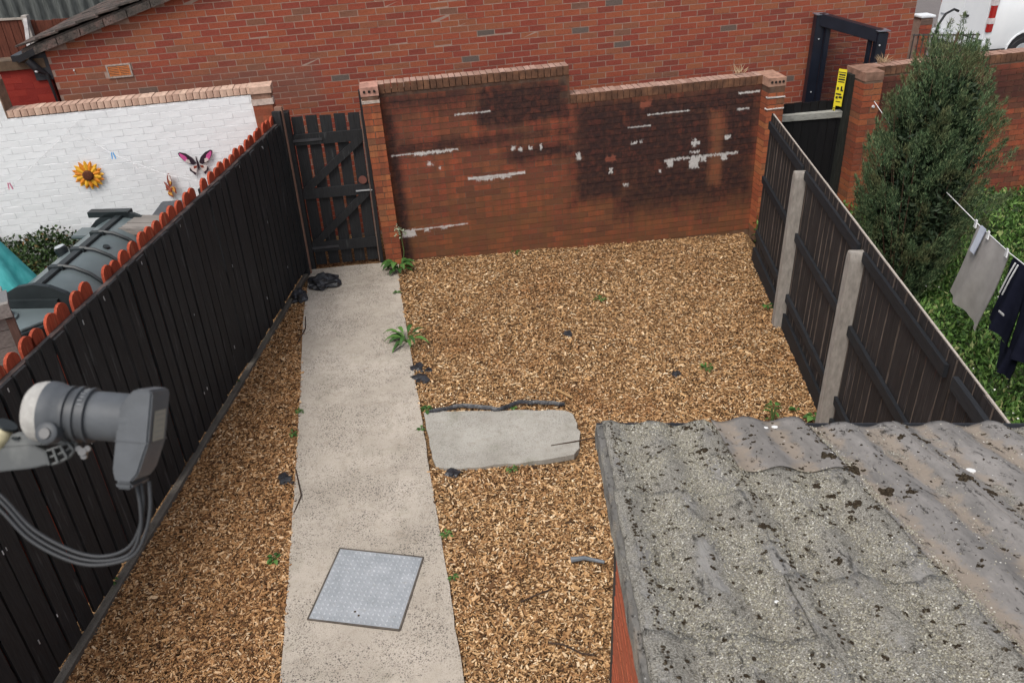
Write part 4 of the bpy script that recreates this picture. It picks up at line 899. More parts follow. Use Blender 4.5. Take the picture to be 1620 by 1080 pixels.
WD = wood('pale_offcut', (.42, .26, .12), .3, .8, rand=False)
st = MB().bar((.40, 6.50, .0), (.55, 6.34, .0), .02, .012); tag(st.build('wood_offcut', WD), 'pale straight wood sliver lying on the chips above the slab', 'wood piece')
TWG = plain('dark_twig', (.05, .03, .02), .9)
for pts, lab in (([(.15, 3.55, 0), (.25, 3.52, .012), (.36, 3.45, .006), (.44, 3.44, 0)], 'thin dark curved twig on the chips near the outhouse wall'), ([(-.02, 3.9, 0), (.1, 3.95, .01), (.2, 4.0, 0)], 'short dark twig on the chips right of the manhole cover'), ([(.30, 5.62, 0), (.55, 5.66, .01), (.72, 5.72, .0)], 'thin dark cable-like twig at the right end of the slab'), ([(-1.80, 4.9, 0), (-1.78, 5.1, .01), (-1.9, 5.45, 0)], 'dark root running along the left path edge'), ([(-2.33, 7.6, 0), (-2.30, 7.9, .012), (-2.36, 8.2, 0)], 'dark twig along the left path edge near the top')):
    m_ = MB(); m_.tube(pts, .006, 6); tag(m_.build('twig', TWG), lab, 'twig')
# ================================================================== LEFT NEIGHBOUR: oil tank etc.
TK = NM('tank_plastic', .32, .45); TK.coords(kind='World'); TK.color(TK.ramp(TK.noise(3, 5), [(.3, (.090, .115, .120)), (.7, (.135, .165, .17))])); TK = TK.m
TD = plain('tank_dark_rib', (.018, .024, .026), .45, var=.2)
tk = empty('oil_tank', (-4.12, 7.2, 0), (0, 0, R(-3)), 'dark green-grey plastic heating oil tank with moulded ribs in the left garden', 'oil tank')
def tank_prof(r=1.0, h=1.34, w=.52):
    pts = [(-w * r, .25)]
    for k in range(13):
        t = math.pi * (1 - k / 12); pts.append((w * r * math.cos(t) * (1 if abs(math.cos(t)) < .9 else 1), .62 + (h * r - .62) * math.sin(t) ** .85 if 0 < k < 12 else .62))
    pts.append((w * r, .25)); return pts
mb = MB(); mb.prism(tank_prof(), -.78, .92, 'y'); mb.build('tank_shell', TK, tk, smooth=True)
mb = MB()
for y in (-.35, .05, .45): 
    mb = MB(); P_ = [(x, z) for x, z in tank_prof(1.018, 1.345, .53)][7:]; mb.tube([(x, y, z) for x, z in P_], .018, 6); mb.build('cross_rib', TD, tk, smooth=True)
MB().box(-.05, .03, -.76, .94, 1.33, 1.362).build('ridge_rib', TD, tk, bevel=.006)
for y in (-.35, .05, .45): MB().box(-.09, .05, y - .03, y + .03, 1.33, 1.372).build('rib_clip', TD, tk)
for y, nm in ((.90, 'end_flange'), (-.80, 'end_flange')):
    mb = MB(); mb.prism(tank_prof(1.04, 1.345, .53), y, y + .045, 'y'); mb.build(nm, TD, tk)
MB().box(-.34, .10, .90, 1.0, 1.34, 1.40).build('end_lip', TD, tk)
MB().lathe([(0, .055), (.05, .055), (.055, .06), (.09, .06), (.1, .03)], (-.22, .12, 1.255), (-.25, 0, 1), 20).build('vent_cap', TD, tk, smooth=True)
MB().lathe([(0, .05), (.008, .045)], (-.245, .12, 1.355), (-.25, 0, 1), 18).build('vent_cap_highlight', plain('cap_highlight_grey', (.42, .46, .48), .3), tk, smooth=True)  # highlight on the vent cap, painted as a pale disc
MB().lathe([(0, .035), (.02, .03)], (.17, .20, 1.30), (.4, 0, 1), 14).build('sender_plug', TD, tk)
MB().box(-.40, -.18, .58, .82, 1.235, 1.27).build('hatch', TK, tk, bevel=.01)
# near end cabinet
mb = MB(); mb.prism([(-.62, -.80), (.22, -.80), (.30, -.86), (.30, -1.02), (.10, -1.26), (-.62, -1.30)], .5, 1.16, 'z'); mb.build('end_cabinet', TD, tk, bevel=.01)
mb = MB(); mb.prism([(-.62, -.83), (.19, -.83), (.25, -.88), (.24, -1.0), (.07, -1.22), (-.62, -1.26)], 1.161, 1.185, 'z'); mb.build('cabinet_lid', TK, tk, bevel=.006)
MB().box(-.62, .20, -.83, -.78, 1.18, 1.26).build('cabinet_rim', TD, tk)
MB().lathe([(0, .13), (.02, .125), (.025, .10), (.07, .085), (.10, .07), (.115, .03)], (-.20, -1.03, 1.185), (0, 0, 1), 28).build('filler_cap', TK, tk, smooth=True)
MB().lathe([(0, .07), (.02, .05), (.026, .0)], (-.20, -1.03, 1.285), (0, 0, 1), 24).build('cap_top', plain('pale_cap', (.55, .58, .6), .3), tk, smooth=True)
# wheelie bin
wb = empty('wheelie_bin', (-3.62, 8.50, 0), (0, 0, R(5)), 'dark grey wheelie bin standing against the white wall behind the fence tips', 'bin')
BN = plain('bin_grey_plastic', (.055, .06, .068), .5, var=.15)
def frust(a, b, z0, z1, nm, mat, par, bev=.012):
    mb = MB(); mb.add([(-a[0], -a[1], z0), (a[0], -a[1], z0), (a[0], a[1], z0), (-a[0], a[1], z0), (-b[0], -b[1], z1), (b[0], -b[1], z1), (b[0], b[1], z1), (-b[0], b[1], z1)], [(0, 3, 2, 1), (4, 5, 6, 7), (0, 1, 5, 4), (1, 2, 6, 5), (2, 3, 7, 6), (3, 0, 4, 7)]); return mb.build(nm, mat, par, bevel=bev)
frust((.20, .24), (.27, .33), .06, 1.12, 'bin_body', BN, wb); frust((.30, .36), (.24, .28), 1.125, 1.26, 'bin_lid', BN, wb)
MB().bar((-.25, .38, 1.12), (.25, .38, 1.12), .03, .03).build('handle', TD, wb)
for x in (-.2, .2): MB().lathe([(0, .1), (.05, .1)], (x - .025, .25, .1), (1, 0, 0), 18).build('wheel', TD, wb)
# weathered table / planter rail
GRW = wood('grey_weathered_timber', (.24, .22, .20), .35, .9, axis=0)
tb = empty('weathered_timber_stand', (-3.62, 7.95, 0), (0, 0, R(-8)), 'grey weathered timber stand between the oil tank and the wheelie bin', 'stand')
for k in range(3): MB().box(-.32, .32, -.16 + k * .11, -.06 + k * .11, 1.30, 1.335, .003).build('top_slat', GRW, tb)
for x in (-.2, .22):
    for y in (-.1, .1): MB().box(x, x + .06, y, y + .06, 0, 1.295).build('leg', GRW, tb)
MB().box(-.34, .34, -.19, -.165, 1.26, 1.33).build('front_rail', GRW, tb)
# weathered store near camera
ws = empty('weathered_timber_store', (-3.60, 4.78, .10), (0, 0, R(30)), 'small weathered overlap-board store at the left frame edge behind the fence', 'store')
for k in range(13): MB().box(-.55, .20, -.02 - .008, .0, .2 + k * .125, .2 + k * .125 + .12, .003).build('overlap_board', GRW, ws)
MB().box(.20, .25, -.05, .02, 0, 1.78).build('corner_post', wood('brown_corner_post', (.16, .10, .08), .3), ws)
MB().box(-.58, .25, -.07, -.03, 1.80, 1.90).build('roof_edge', GRW, ws)
MB().box(-.58, .25, -.03, .20, 1.86, 1.89).build('roof_board', wood('grey_roof_board', (.20, .20, .20), .3), ws)
MB().box(-.55, .20, .001, .55, 0, 1.79).build('store_body', GRW, ws)
# turquoise folded parasol cover
tq = empty('turquoise_fabric_cover', (-4.78, 7.15, 0), (0, 0, 0), 'draped turquoise fabric cover at the left edge beside the oil tank', 'fabric cover')
TQ = NM('turquoise_cloth', .75, .2); TQ.coords(kind='World'); TQ.color(TQ.ramp(TQ.noise(6, 4, .6, stretch=(3, 3, .6)), [(.3, (.04, .30, .30)), (.7, (.10, .46, .46))])); TQ = TQ.m
V = []; F = []; nn_ = 48
for j in range(15):
    t = j / 14; z = 1.80 * (1 - t) + .75 * t; r = .05 + .50 * t ** .9
    for i in range(nn_): a = 2 * math.pi * i / nn_; q = r * (1 + .10 * math.sin(7 * a) * t + .04 * math.sin(13 * a + 2) * t); V.append((q * math.cos(a) - .25, q * math.sin(a) * .8, z))
F = [(j * nn_ + i, j * nn_ + (i + 1) % nn_, (j + 1) * nn_ + (i + 1) % nn_, (j + 1) * nn_ + i) for j in range(14) for i in range(nn_)]
link(bpy.data.objects.new('cloth', arr_mesh('cloth', V, F, TQ, True)), tq); MB().tube([(-.25, 0, 0), (-.25, 0, 1.83)], .025).build('pole', GALV, tq)
# wall decorations (white wall frame)
def on_wall(name, u, v, label, cat, off=.02):
    p = BW0 + Vector((math.cos(YAW) * u, math.sin(YAW) * u, 0)) + Vector((math.sin(YAW), -math.cos(YAW), 0)) * off
    return empty(name, (p.x, p.y, v), (0, 0, YAW), label, cat)
sf_ = on_wall('sunflower_ornament', -3.47, 1.475, 'yellow-orange sunflower ornament hung on the white wall', 'wall ornament')
PET = [plain('petal_yellow', (.80, .42, .03), .5, var=.15), plain('petal_orange', (.70, .24, .015), .5, var=.15)]
for ring_, (n, r0, L, w) in enumerate(((16, .05, .125, .045), (14, .05, .095, .045))):
    for k in range(n):
        a = 2 * math.pi * (k + .5 * ring_) / n; d = Vector((math.cos(a), 0, math.sin(a))); s = Vector((-d.z, 0, d.x)); y = -.012 * ring_ - .004
        mb = MB(); pts = [(r0, .3), (r0 + L * .45, .55), (r0 + L * .8, .36), (r0 + L, .02)]; vs = []
        for t, ww_ in pts: c = d * t + Vector((0, y - .03 * t, 0)); vs += [c + s * w * ww_, c + Vector((0, -.006, 0)), c - s * w * ww_]
        fs = []
        for q in range(3): o = q * 3; fs += [(o, o + 1, o + 4, o + 3), (o + 1, o + 2, o + 5, o + 4)]
        mb.add(vs, fs); mb.build('petal', PET[(k + ring_) % 2], sf_)
MB().lathe([(0, .062), (.02, .060), (.03, .045), (.033, .02)], (0, -.015, 0), (0, -1, 0), 24).build('flower_centre', plain('dark_seed_centre', (.10, .03, .012), .9, var=.6, scale=60, bump=.6), sf_)
def butterfly(e, S, tip, dark, body, sc=1.0):
    """wings as thin prisms in the local xz plane"""
    up_w = [(.02, .02), (.06, .10), (.14, .17), (.22, .20), (.25, .185), (.24, .14), (.20, .08), (.14, .02), (.06, -.01)]
    lo_w = [(.015, -.01), (.08, -.02), (.13, -.04), (.14, -.09), (.10, -.13), (.07, -.17), (.05, -.12), (.03, -.06)]
    for sx in (-1, 1):
        P = lambda pts, k=1.0, cx=0, cz=0: [((sx * (cx + (x - cx) * k)) * sc, (cz + (z - cz) * k) * sc) for x, z in pts]
        w = MB().prism(P(up_w), -.004, 0).build('upper_wing', dark, e)
        MB().prism(P([(.12, .05), (.15, .13), (.22, .185), (.235, .175), (.22, .12), (.17, .05)]), -.007, -.0045).build('wing_patch', tip, w)
        MB().prism(P([(.10, .02), (.11, .075), (.155, .085), (.17, .05), (.13, .025)]), -.0095, -.0072).build('pale_patch', S, w)
        w2 = MB().prism(P(lo_w), -.004, 0).build('lower_wing', S, e)
        MB().prism(P([(.02, -.02), (.07, -.025), (.075, -.065), (.03, -.055)]), -.0065, -.0042).build('wing_spot', body, w2)
        MB().prism(P([(.13, -.04), (.14, -.09), (.10, -.13), (.07, -.17), (.055, -.13), (.10, -.10)]), -.0065, -.0042).build('wing_edge', dark, w2)
        MB().tube([(0, -.008, .03 * sc), (sx * .01 * sc, -.01, .12 * sc)], .003, 5).build('antenna', dark, e)
    MB().lathe([(0, .004), (.02, .012), (.08, .013), (.13, .008), (.15, .003)], (0, -.010, -.09 * sc), (0, 0, 1), 10).build('body', dark, e)
DKP = plain('butterfly_dark', (.03, .015, .025), .5); PINK = plain('butterfly_pink', (.62, .10, .30), .5); PALE = plain('butterfly_pale', (.62, .55, .52), .5); BRED = plain('butterfly_brown_red', (.22, .04, .02), .5); ORG = plain('butterfly_orange', (.55, .28, .05), .5)
b1 = on_wall('butterfly_ornament', -2.235, 1.50, 'large pink and black butterfly ornament on the white wall above the bin', 'wall ornament', .03); butterfly(b1, PALE, PINK, DKP, BRED, .78)
b2 = on_wall('butterfly_ornament', -2.62, 1.24, 'small brown, white and orange butterfly ornament left of the bin', 'wall ornament', .03); butterfly(b2, ORG, PALE, BRED, BRED, .62); b2.rotation_euler = (0, R(-38), YAW + R(-35))
# clothes line on the left
LINEM = plain('white_line', (.7, .7, .7), .6)
def lline(pts, r=.003): 
    m_ = MB(); m_.tube(pts, r, 5); return m_
q = [Vector((-4.75, 6.9, 1.95)), Vector((-3.9, 8.0, 2.0)), Vector((-3.1, 9.0, 2.12))]
# left clothes line hugging the white wall
def wallp(u, v, off): p = BW0 + Vector((math.cos(YAW) * u, math.sin(YAW) * u, 0)) + Vector((math.sin(YAW), -math.cos(YAW), 0)) * off; return Vector((p.x, p.y, v))
tag(lline([wallp(-4.9, 1.25, .5), wallp(-4.2, 1.5, .35), wallp(-3.55, 1.98, .1), wallp(-3.4, 2.1, .02)]).build('clothes_line', LINEM), 'thin white clothes line crossing the left part of the white wall', 'clothes line')
tag(lline([wallp(-3.4, 1.92, .02), wallp(-3.1, 1.70, .10), wallp(-2.6, 1.47, .2), wallp(-2.2, 1.38, .3)]).build('clothes_line', LINEM), 'thin white line sagging across the white wall towards the butterfly', 'clothes line')
for nm, (u, v, off), c, lab in (('blue', (-3.11, 1.71, .12), (.10, .38, .75), 'light blue clothes peg on the line above the sunflower right side'), ('white', (-2.90, 1.57, .15), (.8, .8, .8), 'white clothes peg right of the blue peg'), ('pink', (-4.2, 1.53, .35), (.6, .2, .3), 'pink clothes peg left of the sunflower'), ('teal', (-4.42, 1.40, .42), (.05, .5, .42), 'teal clothes peg at the left edge of the photo')):
    p = wallp(u, v, off); e = empty('clothes_peg', p, (0, 0, YAW), lab, 'peg', 'pegs on the left clothes lines'); pm = plain('peg_' + nm, c, .5)
    MB().bar((-.008, 0, .03), (-.02, 0, -.045), .012, .010).build('peg_leg', pm, e); MB().bar((.008, 0, .03), (.02, 0, -.045), .012, .010).build('peg_leg', pm, e)
# ================================================================== RIGHT WASHING LINE
hook = Vector((4.665, 10.14, 1.655)); WLp = [hook, Vector((4.581, 9.40, 1.555)), Vector((4.46, 8.2, 1.42)), Vector((4.342, 6.864, 1.371)), Vector((4.283, 6.24, 1.370)), Vector((4.20, 5.2, 1.41)), Vector((4.0, 3, 1.7))]
tag(lline(WLp, .0045).build('washing_line', LINEM), 'white washing line from the right brick pillar past the conifer', 'washing line')
def cloth(name, pts4, mat, label, cat, thick=.006, waves=.02, nx=20, nz=20, extra=None):
    """pts4: top-left, top-right, bottom-right, bottom-left"""
    a, b, c, d = [Vector(p) for p in pts4]; V = []; nrm = (b - a).cross(d - a).normalized()
    for j in range(nz + 1):
        for i in range(nx + 1):
            s, t = i / nx, j / nz; p = a.lerp(b, s).lerp(d.lerp(c, s), t); p = p + nrm * waves * (math.sin(s * 9 + t * 2) * t + .4 * math.sin(s * 19 + t * 5) * t); V.append(p)
    n1 = len(V); V2 = [v + nrm * thick for v in V]; W_ = nx + 1
    F = [(j * W_ + i, j * W_ + i + 1, (j + 1) * W_ + i + 1, (j + 1) * W_ + i) for j in range(nz) for i in range(nx)]
    F2 = [tuple(n1 + k for k in f[::-1]) for f in F]
    me = bpy.data.meshes.new(name); me.from_pydata(V + V2, [], F + F2); me.materials.append(mat); me.update()
    me.polygons.foreach_set('use_smooth', np.ones(len(me.polygons), dtype=bool)); o = link(bpy.data.objects.new(name, me)); return tag(o, label, cat), nrm
TW = NM('pale_grey_towel', .95, .1); TW.coords(kind='World'); TW.color(TW.ramp(TW.noise(8, 4), [(.3, (.42, .39, .37)), (.7, (.52, .49, .465))])); TW.bump(TW.noise(250, 2), .5, .004)
o, nr = cloth('hanging_towel', [(4.342, 6.864, 1.368), (4.283, 6.24, 1.366), (4.298, 6.36, .53), (4.37, 7.10, .56)], TW.m, 'pale grey towel hanging from the washing line beside the conifer', 'towel', waves=.028)
o, nr = cloth('white_sock', [(4.315, 6.78, 1.40), (4.305, 6.68, 1.40), (4.30, 6.74, 1.12), (4.305, 6.84, 1.13)], plain('white_cotton', (.66, .70, .80), .9, var=.1), 'small white garment pegged over the front of the grey towel', 'garment', waves=.004, nx=4, nz=8)
NV = NM('navy_cloth', .9, .1); NV.coords(kind='World'); NV.color(NV.ramp(NV.noise(6, 4), [(.3, (.008, .009, .020)), (.7, (.018, .020, .038))])); NV = NV.m
sh_ = empty('navy_shorts', (4.28, 6.10, 0), (0, 0, 0), 'navy blue shorts with white waist cords hanging at the right edge', 'shorts')
def child_cloth(nm, pts, mat, **k):
    o, n = cloth(nm, pts, mat, None, None, **k); o.parent = sh_; o.location = (-4.28, -6.10, 0); return o
child_cloth('left_leg', [(4.28, 6.17, 1.37), (4.25, 5.88, 1.37), (4.25, 5.82, .62), (4.30, 6.30, .70)], NV, waves=.03)
child_cloth('right_leg', [(4.25, 5.88, 1.37), (4.22, 5.50, 1.39), (4.20, 5.35, .70), (4.25, 5.86, .62)], NV, waves=.03)
child_cloth('gusset', [(4.26, 5.98, .66), (4.25, 5.70, .66), (4.24, 5.66, .42), (4.26, 5.95, .40)], NV, waves=.02)
for y in (6.06, 6.02):
    m_ = MB(); m_.tube([(4.235, y, 1.36), (4.225, y + .03, 1.22), (4.225, y + .07, 1.05)], .007, 6); o = m_.build('drawcord', LINEM, sh_); o.location = (-4.28, -6.10, 0)
m_ = MB().box(4.215, 4.222, 5.98, 6.06, .90, .915); o = m_.build('small_logo_tab', plain('grey_tab', (.5, .5, .5), .6), sh_); o.location = (-4.28, -6.1, 0)
for (y, z, lab) in ((6.88, 1.375, 'white peg at the left corner of the grey towel'), (6.62, 1.375, 'white peg in the middle of the towel top'), (6.25, 1.37, 'white peg where towel meets navy shorts')):
    e = empty('clothes_peg', (4.26 + (y - 6.2) * .095, y, z), (0, 0, ry), lab, 'peg', 'pegs on the right washing line')
    MB().bar((-.006, 0, .035), (-.014, 0, -.04), .012, .012).build('peg_leg', LINEM, e); MB().bar((.006, 0, .035), (.014, 0, -.04), .012, .012).build('peg_leg', LINEM, e)
# ================================================================== OUTHOUSE
RO0 = Vector((.358 - .40, 2.556 - 2.45, 2.48)); RA = Vector((1.0, -.128, .0385)); RB = Vector((-.05, -1, .30))
oh = empty('brick_outhouse', (.40, 2.45, 0), (0, 0, 0), 'red brick outhouse with mossy grey corrugated cement roof in the foreground', 'outhouse')
bpy.context.view_layer.update()
OM = brick_mat('outhouse_brick', oh, [(0, (.30, .07, .04)), (.5, (.42, .10, .05)), (1, (.36, .10, .05))], None, 15.)
OM2 = mortar_mat('outhouse_mortar', oh, (.38, .13, .08))
# side wall along local y (toward the house), outward -x ; slightly skewed by rotation of its own part
swp = MB().prism([(0, 0), (0, 2.27), (-2.4, 2.27 + .30 * 2.4), (-2.4, 0)], .006, .2, 'x').build('side_wall', OM2, oh)
brickwork(oh, -2.4, -.0, 0, 2.98, 0.0, OM, OM2, top=lambda y: 2.27 + .30 * (-y), proud=.003, maxn=290, axis='y', thick=.2, prio=lambda y, z: z > .5)
MB().box(.01, 3.0, -.2, -.002, 0, 2.26).build('front_wall', OM2, oh)
def roof_mat(name, lich, c0, c1, seed):
    m = NM(name, .95, .12); m.coords(oh); q = m.xyz(); ca = m.math('DIVIDE', m.math('SUBTRACT', m.math('ADD', q[0], .042), m.math('MULTIPLY', m.math('SUBTRACT', q[1], .106), .05)), 1.0064)
    tr = m.math('MULTIPLY', m.math('COSINE', m.math('MULTIPLY', ca, 2 * math.pi / .174)), -1.0); p = m.vec('ADD', m.pos, (seed, seed * 2, 0)); m.pos = p
    base = m.ramp(m.noise(7, 6, .75, stretch=(1.6, .3, 1)), [(.3, tuple(x * .72 for x in c0)), (.7, c1)])
    tan = m.step(m.math('ADD', m.noise(5, 5, .7), m.math('MULTIPLY', tr, .16)), .50, .68); base = m.mix(m.math('MULTIPLY', tan, .75), base, (.30, .245, .19))
    # crusty lichen granules
    gr = m.noise(240, 3, .8); lm = m.step(m.math('ADD', m.noise(9, 6, .75, stretch=(1.5, .4, 1)), m.math('MULTIPLY', tr, .07)), .62 - .30 * lich, .76 - .30 * lich)
    crust = m.ramp(gr, [(.33, (.075, .065, .052)), (.46, (.25, .23, .19)), (.55, (.42, .395, .335)), (.68, (.70, .68, .62))])
    col = m.mix(m.math('MULTIPLY', lm, .9), base, crust)
    dk = m.step(m.noise(26, 7, .9, stretch=(1.4, .45, 1)), .575 - .03 * lich, .64); col = m.mix(m.math('MULTIPLY', dk, .8), col, m.ramp(m.noise(90, 3), [(.3, (.018, .014, .010)), (.7, (.10, .085, .065))]))
    wh = m.step(m.noise(70, 2, .5), .74, .78); col = m.mix(m.math('MULTIPLY', wh, .8), col, (.70, .69, .66))
    m.color(col); m.bump(m.math('ADD', m.math('MULTIPLY', gr, lm), m.math('ADD', dk, m.math('MULTIPLY', m.noise(12, 5, .7), .6))), .9, .008); return m.m
RMs = [roof_mat('roof_sheet_lichened', 1.0, (.24, .23, .215), (.35, .335, .31), 0), roof_mat('roof_sheet_worn', .55, (.20, .19, .178), (.30, .28, .262), 3), roof_mat('roof_sheet_bare', .10, (.20, .19, .178), (.30, .28, .262), 7)]
from mathutils import noise as NZ
def rp(a, b, lift=0.0, amp=.0125):
    p = RO0 + RA * a + RB * b; z = amp * math.cos(2 * math.pi * a / .174)
    n = NZ.noise(Vector((a * 6, b * 6, 0))) * .004 + NZ.noise(Vector((a * 25, b * 25, 3))) * .0015
    return Vector((p.x, p.y, p.z + z + n + lift))
def sheet(a0, a1, b0, b1, mat, lift, name='roof_sheet', rag=.008):
    na = max(6, int((a1 - a0) / .012)); nb_ = int((b1 - b0) / .03); V = []
    for j in range(nb_ + 1):
        for i in range(na + 1):
            a = a0 + (a1 - a0) * i / na; b = b0 + (b1 - b0) * j / nb_
            if j == 0: b += rag * NZ.noise(Vector((a * 30, b0 * 9, 1)))
            if i in (0, na): a += .004 * NZ.noise(Vector((a * 9, b * 14, 1)))
            V.append(rp(a, b, lift))
    n1 = len(V); w = na + 1; V += [v - Vector((0, 0, .008)) for v in V]
    F = [(j * w + i, j * w + i + 1, (j + 1) * w + i + 1, (j + 1) * w + i) for j in range(nb_) for i in range(na)]
    F += [tuple(n1 + k for k in f[::-1]) for f in F]
    F += [(i + 1, i, n1 + i, n1 + i + 1) for i in range(na)]
    F += [(j * w, (j + 1) * w, n1 + (j + 1) * w, n1 + j * w) for j in range(nb_)] + [((j + 1) * w + na, j * w + na, n1 + j * w + na, n1 + (j + 1) * w + na) for j in range(nb_)]
    return link(bpy.data.objects.new(name, arr_mesh(name, V, F, mat, True)), oh)
seams = [-.02, .355, .70, 1.05, 1.40, 1.75, 2.10, 2.45, 2.80]; mi = [0, 0, 0, 2, 2, 1, 2, 1]
seams = [-.02, .355, .70, 1.05, 1.40, 1.75, 2.10, 2.45]; mi = [0, 0, 2, 2, 1, 2, 1]
for k in range(len(seams) - 1):
    s_ = sheet(seams[k], seams[k + 1] + .03, 0, 2.5, RMs[mi[k]], .010 * (len(seams) - k) * .25 + (.006 if k % 2 else 0))
pt = sheet(.40, .735, -.02, .45, roof_mat('roof_patch_bare', -.6, (.19, .178, .163), (.27, .25, .232), 11), .030, rag=.004)
# first sheets are ragged: second course laps
for (a0, a1, b0, b1, k) in ((-.03, .36, .62, 2.5, 0), (.36, .73, .455, 2.5, 0), (-.03, .36, 1.35, 2.5, 0), (.34, .72, 1.1, 2.5, 0)):
    sheet(a0, a1, b0, b1, RMs[k], .026 if b0 < .9 else .036, rag=.02)
# verge: broken grey mortar edge and timber
vm = MB(); n = 46; vs = []
for j in range(n):
    b = j * .055; p = rp(-.035, b, .01); q = RO0 + RA * -.035 + RB * b; h = .055 + .03 * abs(NZ.noise(Vector((b * 7, 0, 0)))) * 2
    e1 = .006 * NZ.noise(Vector((b * 20, 3, 0)))
    vs += [p + Vector((.03, 0, 0)), p + Vector((-.008 + e1, 0, -.004)), Vector((p.x - .012 + e1, p.y, p.z - h)), Vector((p.x + .02, p.y, p.z - h))]
fs = [(j * 4 + k, (j + 1) * 4 + k, (j + 1) * 4 + (k + 1) % 4, j * 4 + (k + 1) % 4) for j in range(n - 1) for k in range(4)] + [(0, 1, 2, 3)]
vm.add(vs, fs); vm.build('verge_edge', roof_mat('verge_cement', .5, (.13, .125, .12), (.24, .23, .21), 19), oh, smooth=True)
# gutter
gm = MB(); ga0 = RO0 + RA * -.03 + Vector((0, .05, -.05)); gb0 = RO0 + RA * 2.5 + Vector((0, .05, -.05)); vs = []
for p in (ga0, gb0):
    for t in range(9): an = math.pi * t / 8; vs.append(p + Vector((.0, .045 * math.cos(an), -.045 * math.sin(an))))
    for t in range(8, -1, -1): an = math.pi * t / 8; vs.append(p + Vector((.0, .041 * math.cos(an), -.041 * math.sin(an))))
gm.add(vs, [(k, (k + 1) % 18, 18 + (k + 1) % 18, 18 + k) for k in range(18)]); gm.build('gutter', plain('gutter_black', (.03, .032, .038), .4, .5), oh)
MB().box(-.03, .0, -.01, .13, 2.26, 2.41).build('gutter_bracket', BLK, oh); MB().tube([(.06, .14, 2.36), (.06, .10, 2.2), (.03, .06, 2.1), (.03, .06, 0)], .033).build('downpipe', BLK, oh)
# moss clumps
MS = NM('dark_moss', .98, .05); MS.coords(kind='World'); MS.color(MS.ramp(MS.noise(120, 4, .8), [(.3, (.016, .012, .008)), (.55, (.060, .045, .030)), (.75, (.17, .145, .10))])); MS.bump(MS.noise(150, 3, .8), 1, .01); MS = MS.m
from mathutils.bvhtree import BVHTree
bv = []; bp_ = []
for o in oh.children:
    if o.name.startswith('roof_sheet'):
        k0 = len(bv); bv += [v.co.copy() for v in o.data.vertices]; bp_ += [tuple(k0 + q for q in p.vertices) for p in o.data.polygons]
BVH = BVHTree.FromPolygons(bv, bp_)
def onroof(a, b):
    p = rp(a, b, 0); h = BVH.ray_cast(Vector((p.x, p.y, 4.5)), Vector((0, 0, -1))); return h[0] if h[0] is not None else p
mo = bmesh.new(); random.seed(77)
spots = [(.30, .05, .022), (.31, .28, .026), (.22, .22, .014), (.70, .36, .030), (.76, .42, .040), (.60, .55, .020), (.62, .62, .022), (.57, .50, .016), (.80, .57, .034), (.86, .60, .022), (.66, .70, .026), (.70, .73, .018), (.63, .76, .016), (.56, .72, .015), (1.06, .50, .030), (1.09, .58, .026), (1.38, .52, .022), (1.41, .54, .018), (1.22, .35, .012), (1.02, .15, .02), (1.09, .18, .022), (1.07, .14, .016), (.93, .10, .012), (.36, .85, .022), (.50, 1.02, .018), (.62, 1.22, .014), (.30, .40, .012), (1.30, .18, .012), (1.55, .03, .03), (1.6, .35, .016)]
for k_, s_a in enumerate(seams):
    for i in range(150 if k_ < 4 else 60): spots.append((max(0, s_a + .028 + random.gauss(0, .006)), random.uniform(0, 1.7), random.choice([.003, .004, .005, .005])))
for i in range(700):
    a = abs(random.gauss(.35, .38)) if random.random() < .75 else random.uniform(0, 2.2); b = random.uniform(.0, 1.6); spots.append((min(a, 2.2), b, random.choice([.003, .003, .004, .004, .005, .006, .008, .012])))
for a, b, r in spots:
    r = r * (.62 if r > .011 else .85)
    for k in range(1 if r < .006 else int(5 + r * 600)):
        q = 0 if r < .006 else r * .55; pa, pb_ = a + random.gauss(0, q), b + random.gauss(0, q); rr = r if r < .006 else random.uniform(.28, .55) * r
        M = Matrix.Translation(onroof(max(0, pa), max(0, pb_)) + Vector((0, 0, rr * .15))) @ Matrix.Diagonal((rr * random.uniform(.8, 1.3), rr * random.uniform(.8, 1.3), rr * .6, 1))
        g_ = bmesh.ops.create_icosphere(mo, subdivisions=1, radius=1, matrix=M)
        for v in g_['verts']: v.co += Vector((random.gauss(0, .22), random.gauss(0, .22), random.gauss(0, .2))) * rr
me = bpy.data.meshes.new('moss_clumps'); mo.to_mesh(me); mo.free(); me.materials.append(MS); tag(link(bpy.data.objects.new('moss_clumps', me), oh), kind='stuff')
# grit on the roof
n = 60000; A_ = np.where(rng.random(n) < .85, rng.uniform(0, .78, n), rng.uniform(0, 2.3, n)); B_ = rng.uniform(0, 1.7, n)
kk = np.array([(.5 + .5 * NZ.noise(Vector((a * 9, b * 6, 2))) - .16 * math.cos(2 * math.pi * a / .174)) > random.uniform(.3, .62) and not (.40 < a < .735 and b < .44) for a, b in zip(A_, B_)]); A_ = A_[kk]; B_ = B_[kk]; n = len(A_)
Pg = np.array([onroof(min(a, 2.3), b) for a, b in zip(A_, B_)]); Rg = rng.uniform(.0010, .0030, n)
dirs = np.array([(1, 0, 0), (-1, 0, 0), (0, 1, 0), (0, -1, 0), (0, 0, 1)]); Vg = (Pg[:, None] + dirs[None] * Rg[:, None, None] * rng.uniform(.6, 1.4, (n, 5, 1))).reshape(-1, 3)
T = np.array([(0, 2, 4), (2, 1, 4), (1, 3, 4), (3, 0, 4)]); Fg = (T[None] + (np.arange(n) * 5)[:, None, None]).reshape(-1, 3)
tag(link(bpy.data.objects.new('roof_grit', arr_mesh('roof_grit', Vg, Fg, leaf_mat('grit', [(0, (.10, .085, .06)), (.5, (.30, .28, .21)), (.9, (.48, .46, .38)), (1, (.72, .71, .66))], .9))), oh), kind='stuff')
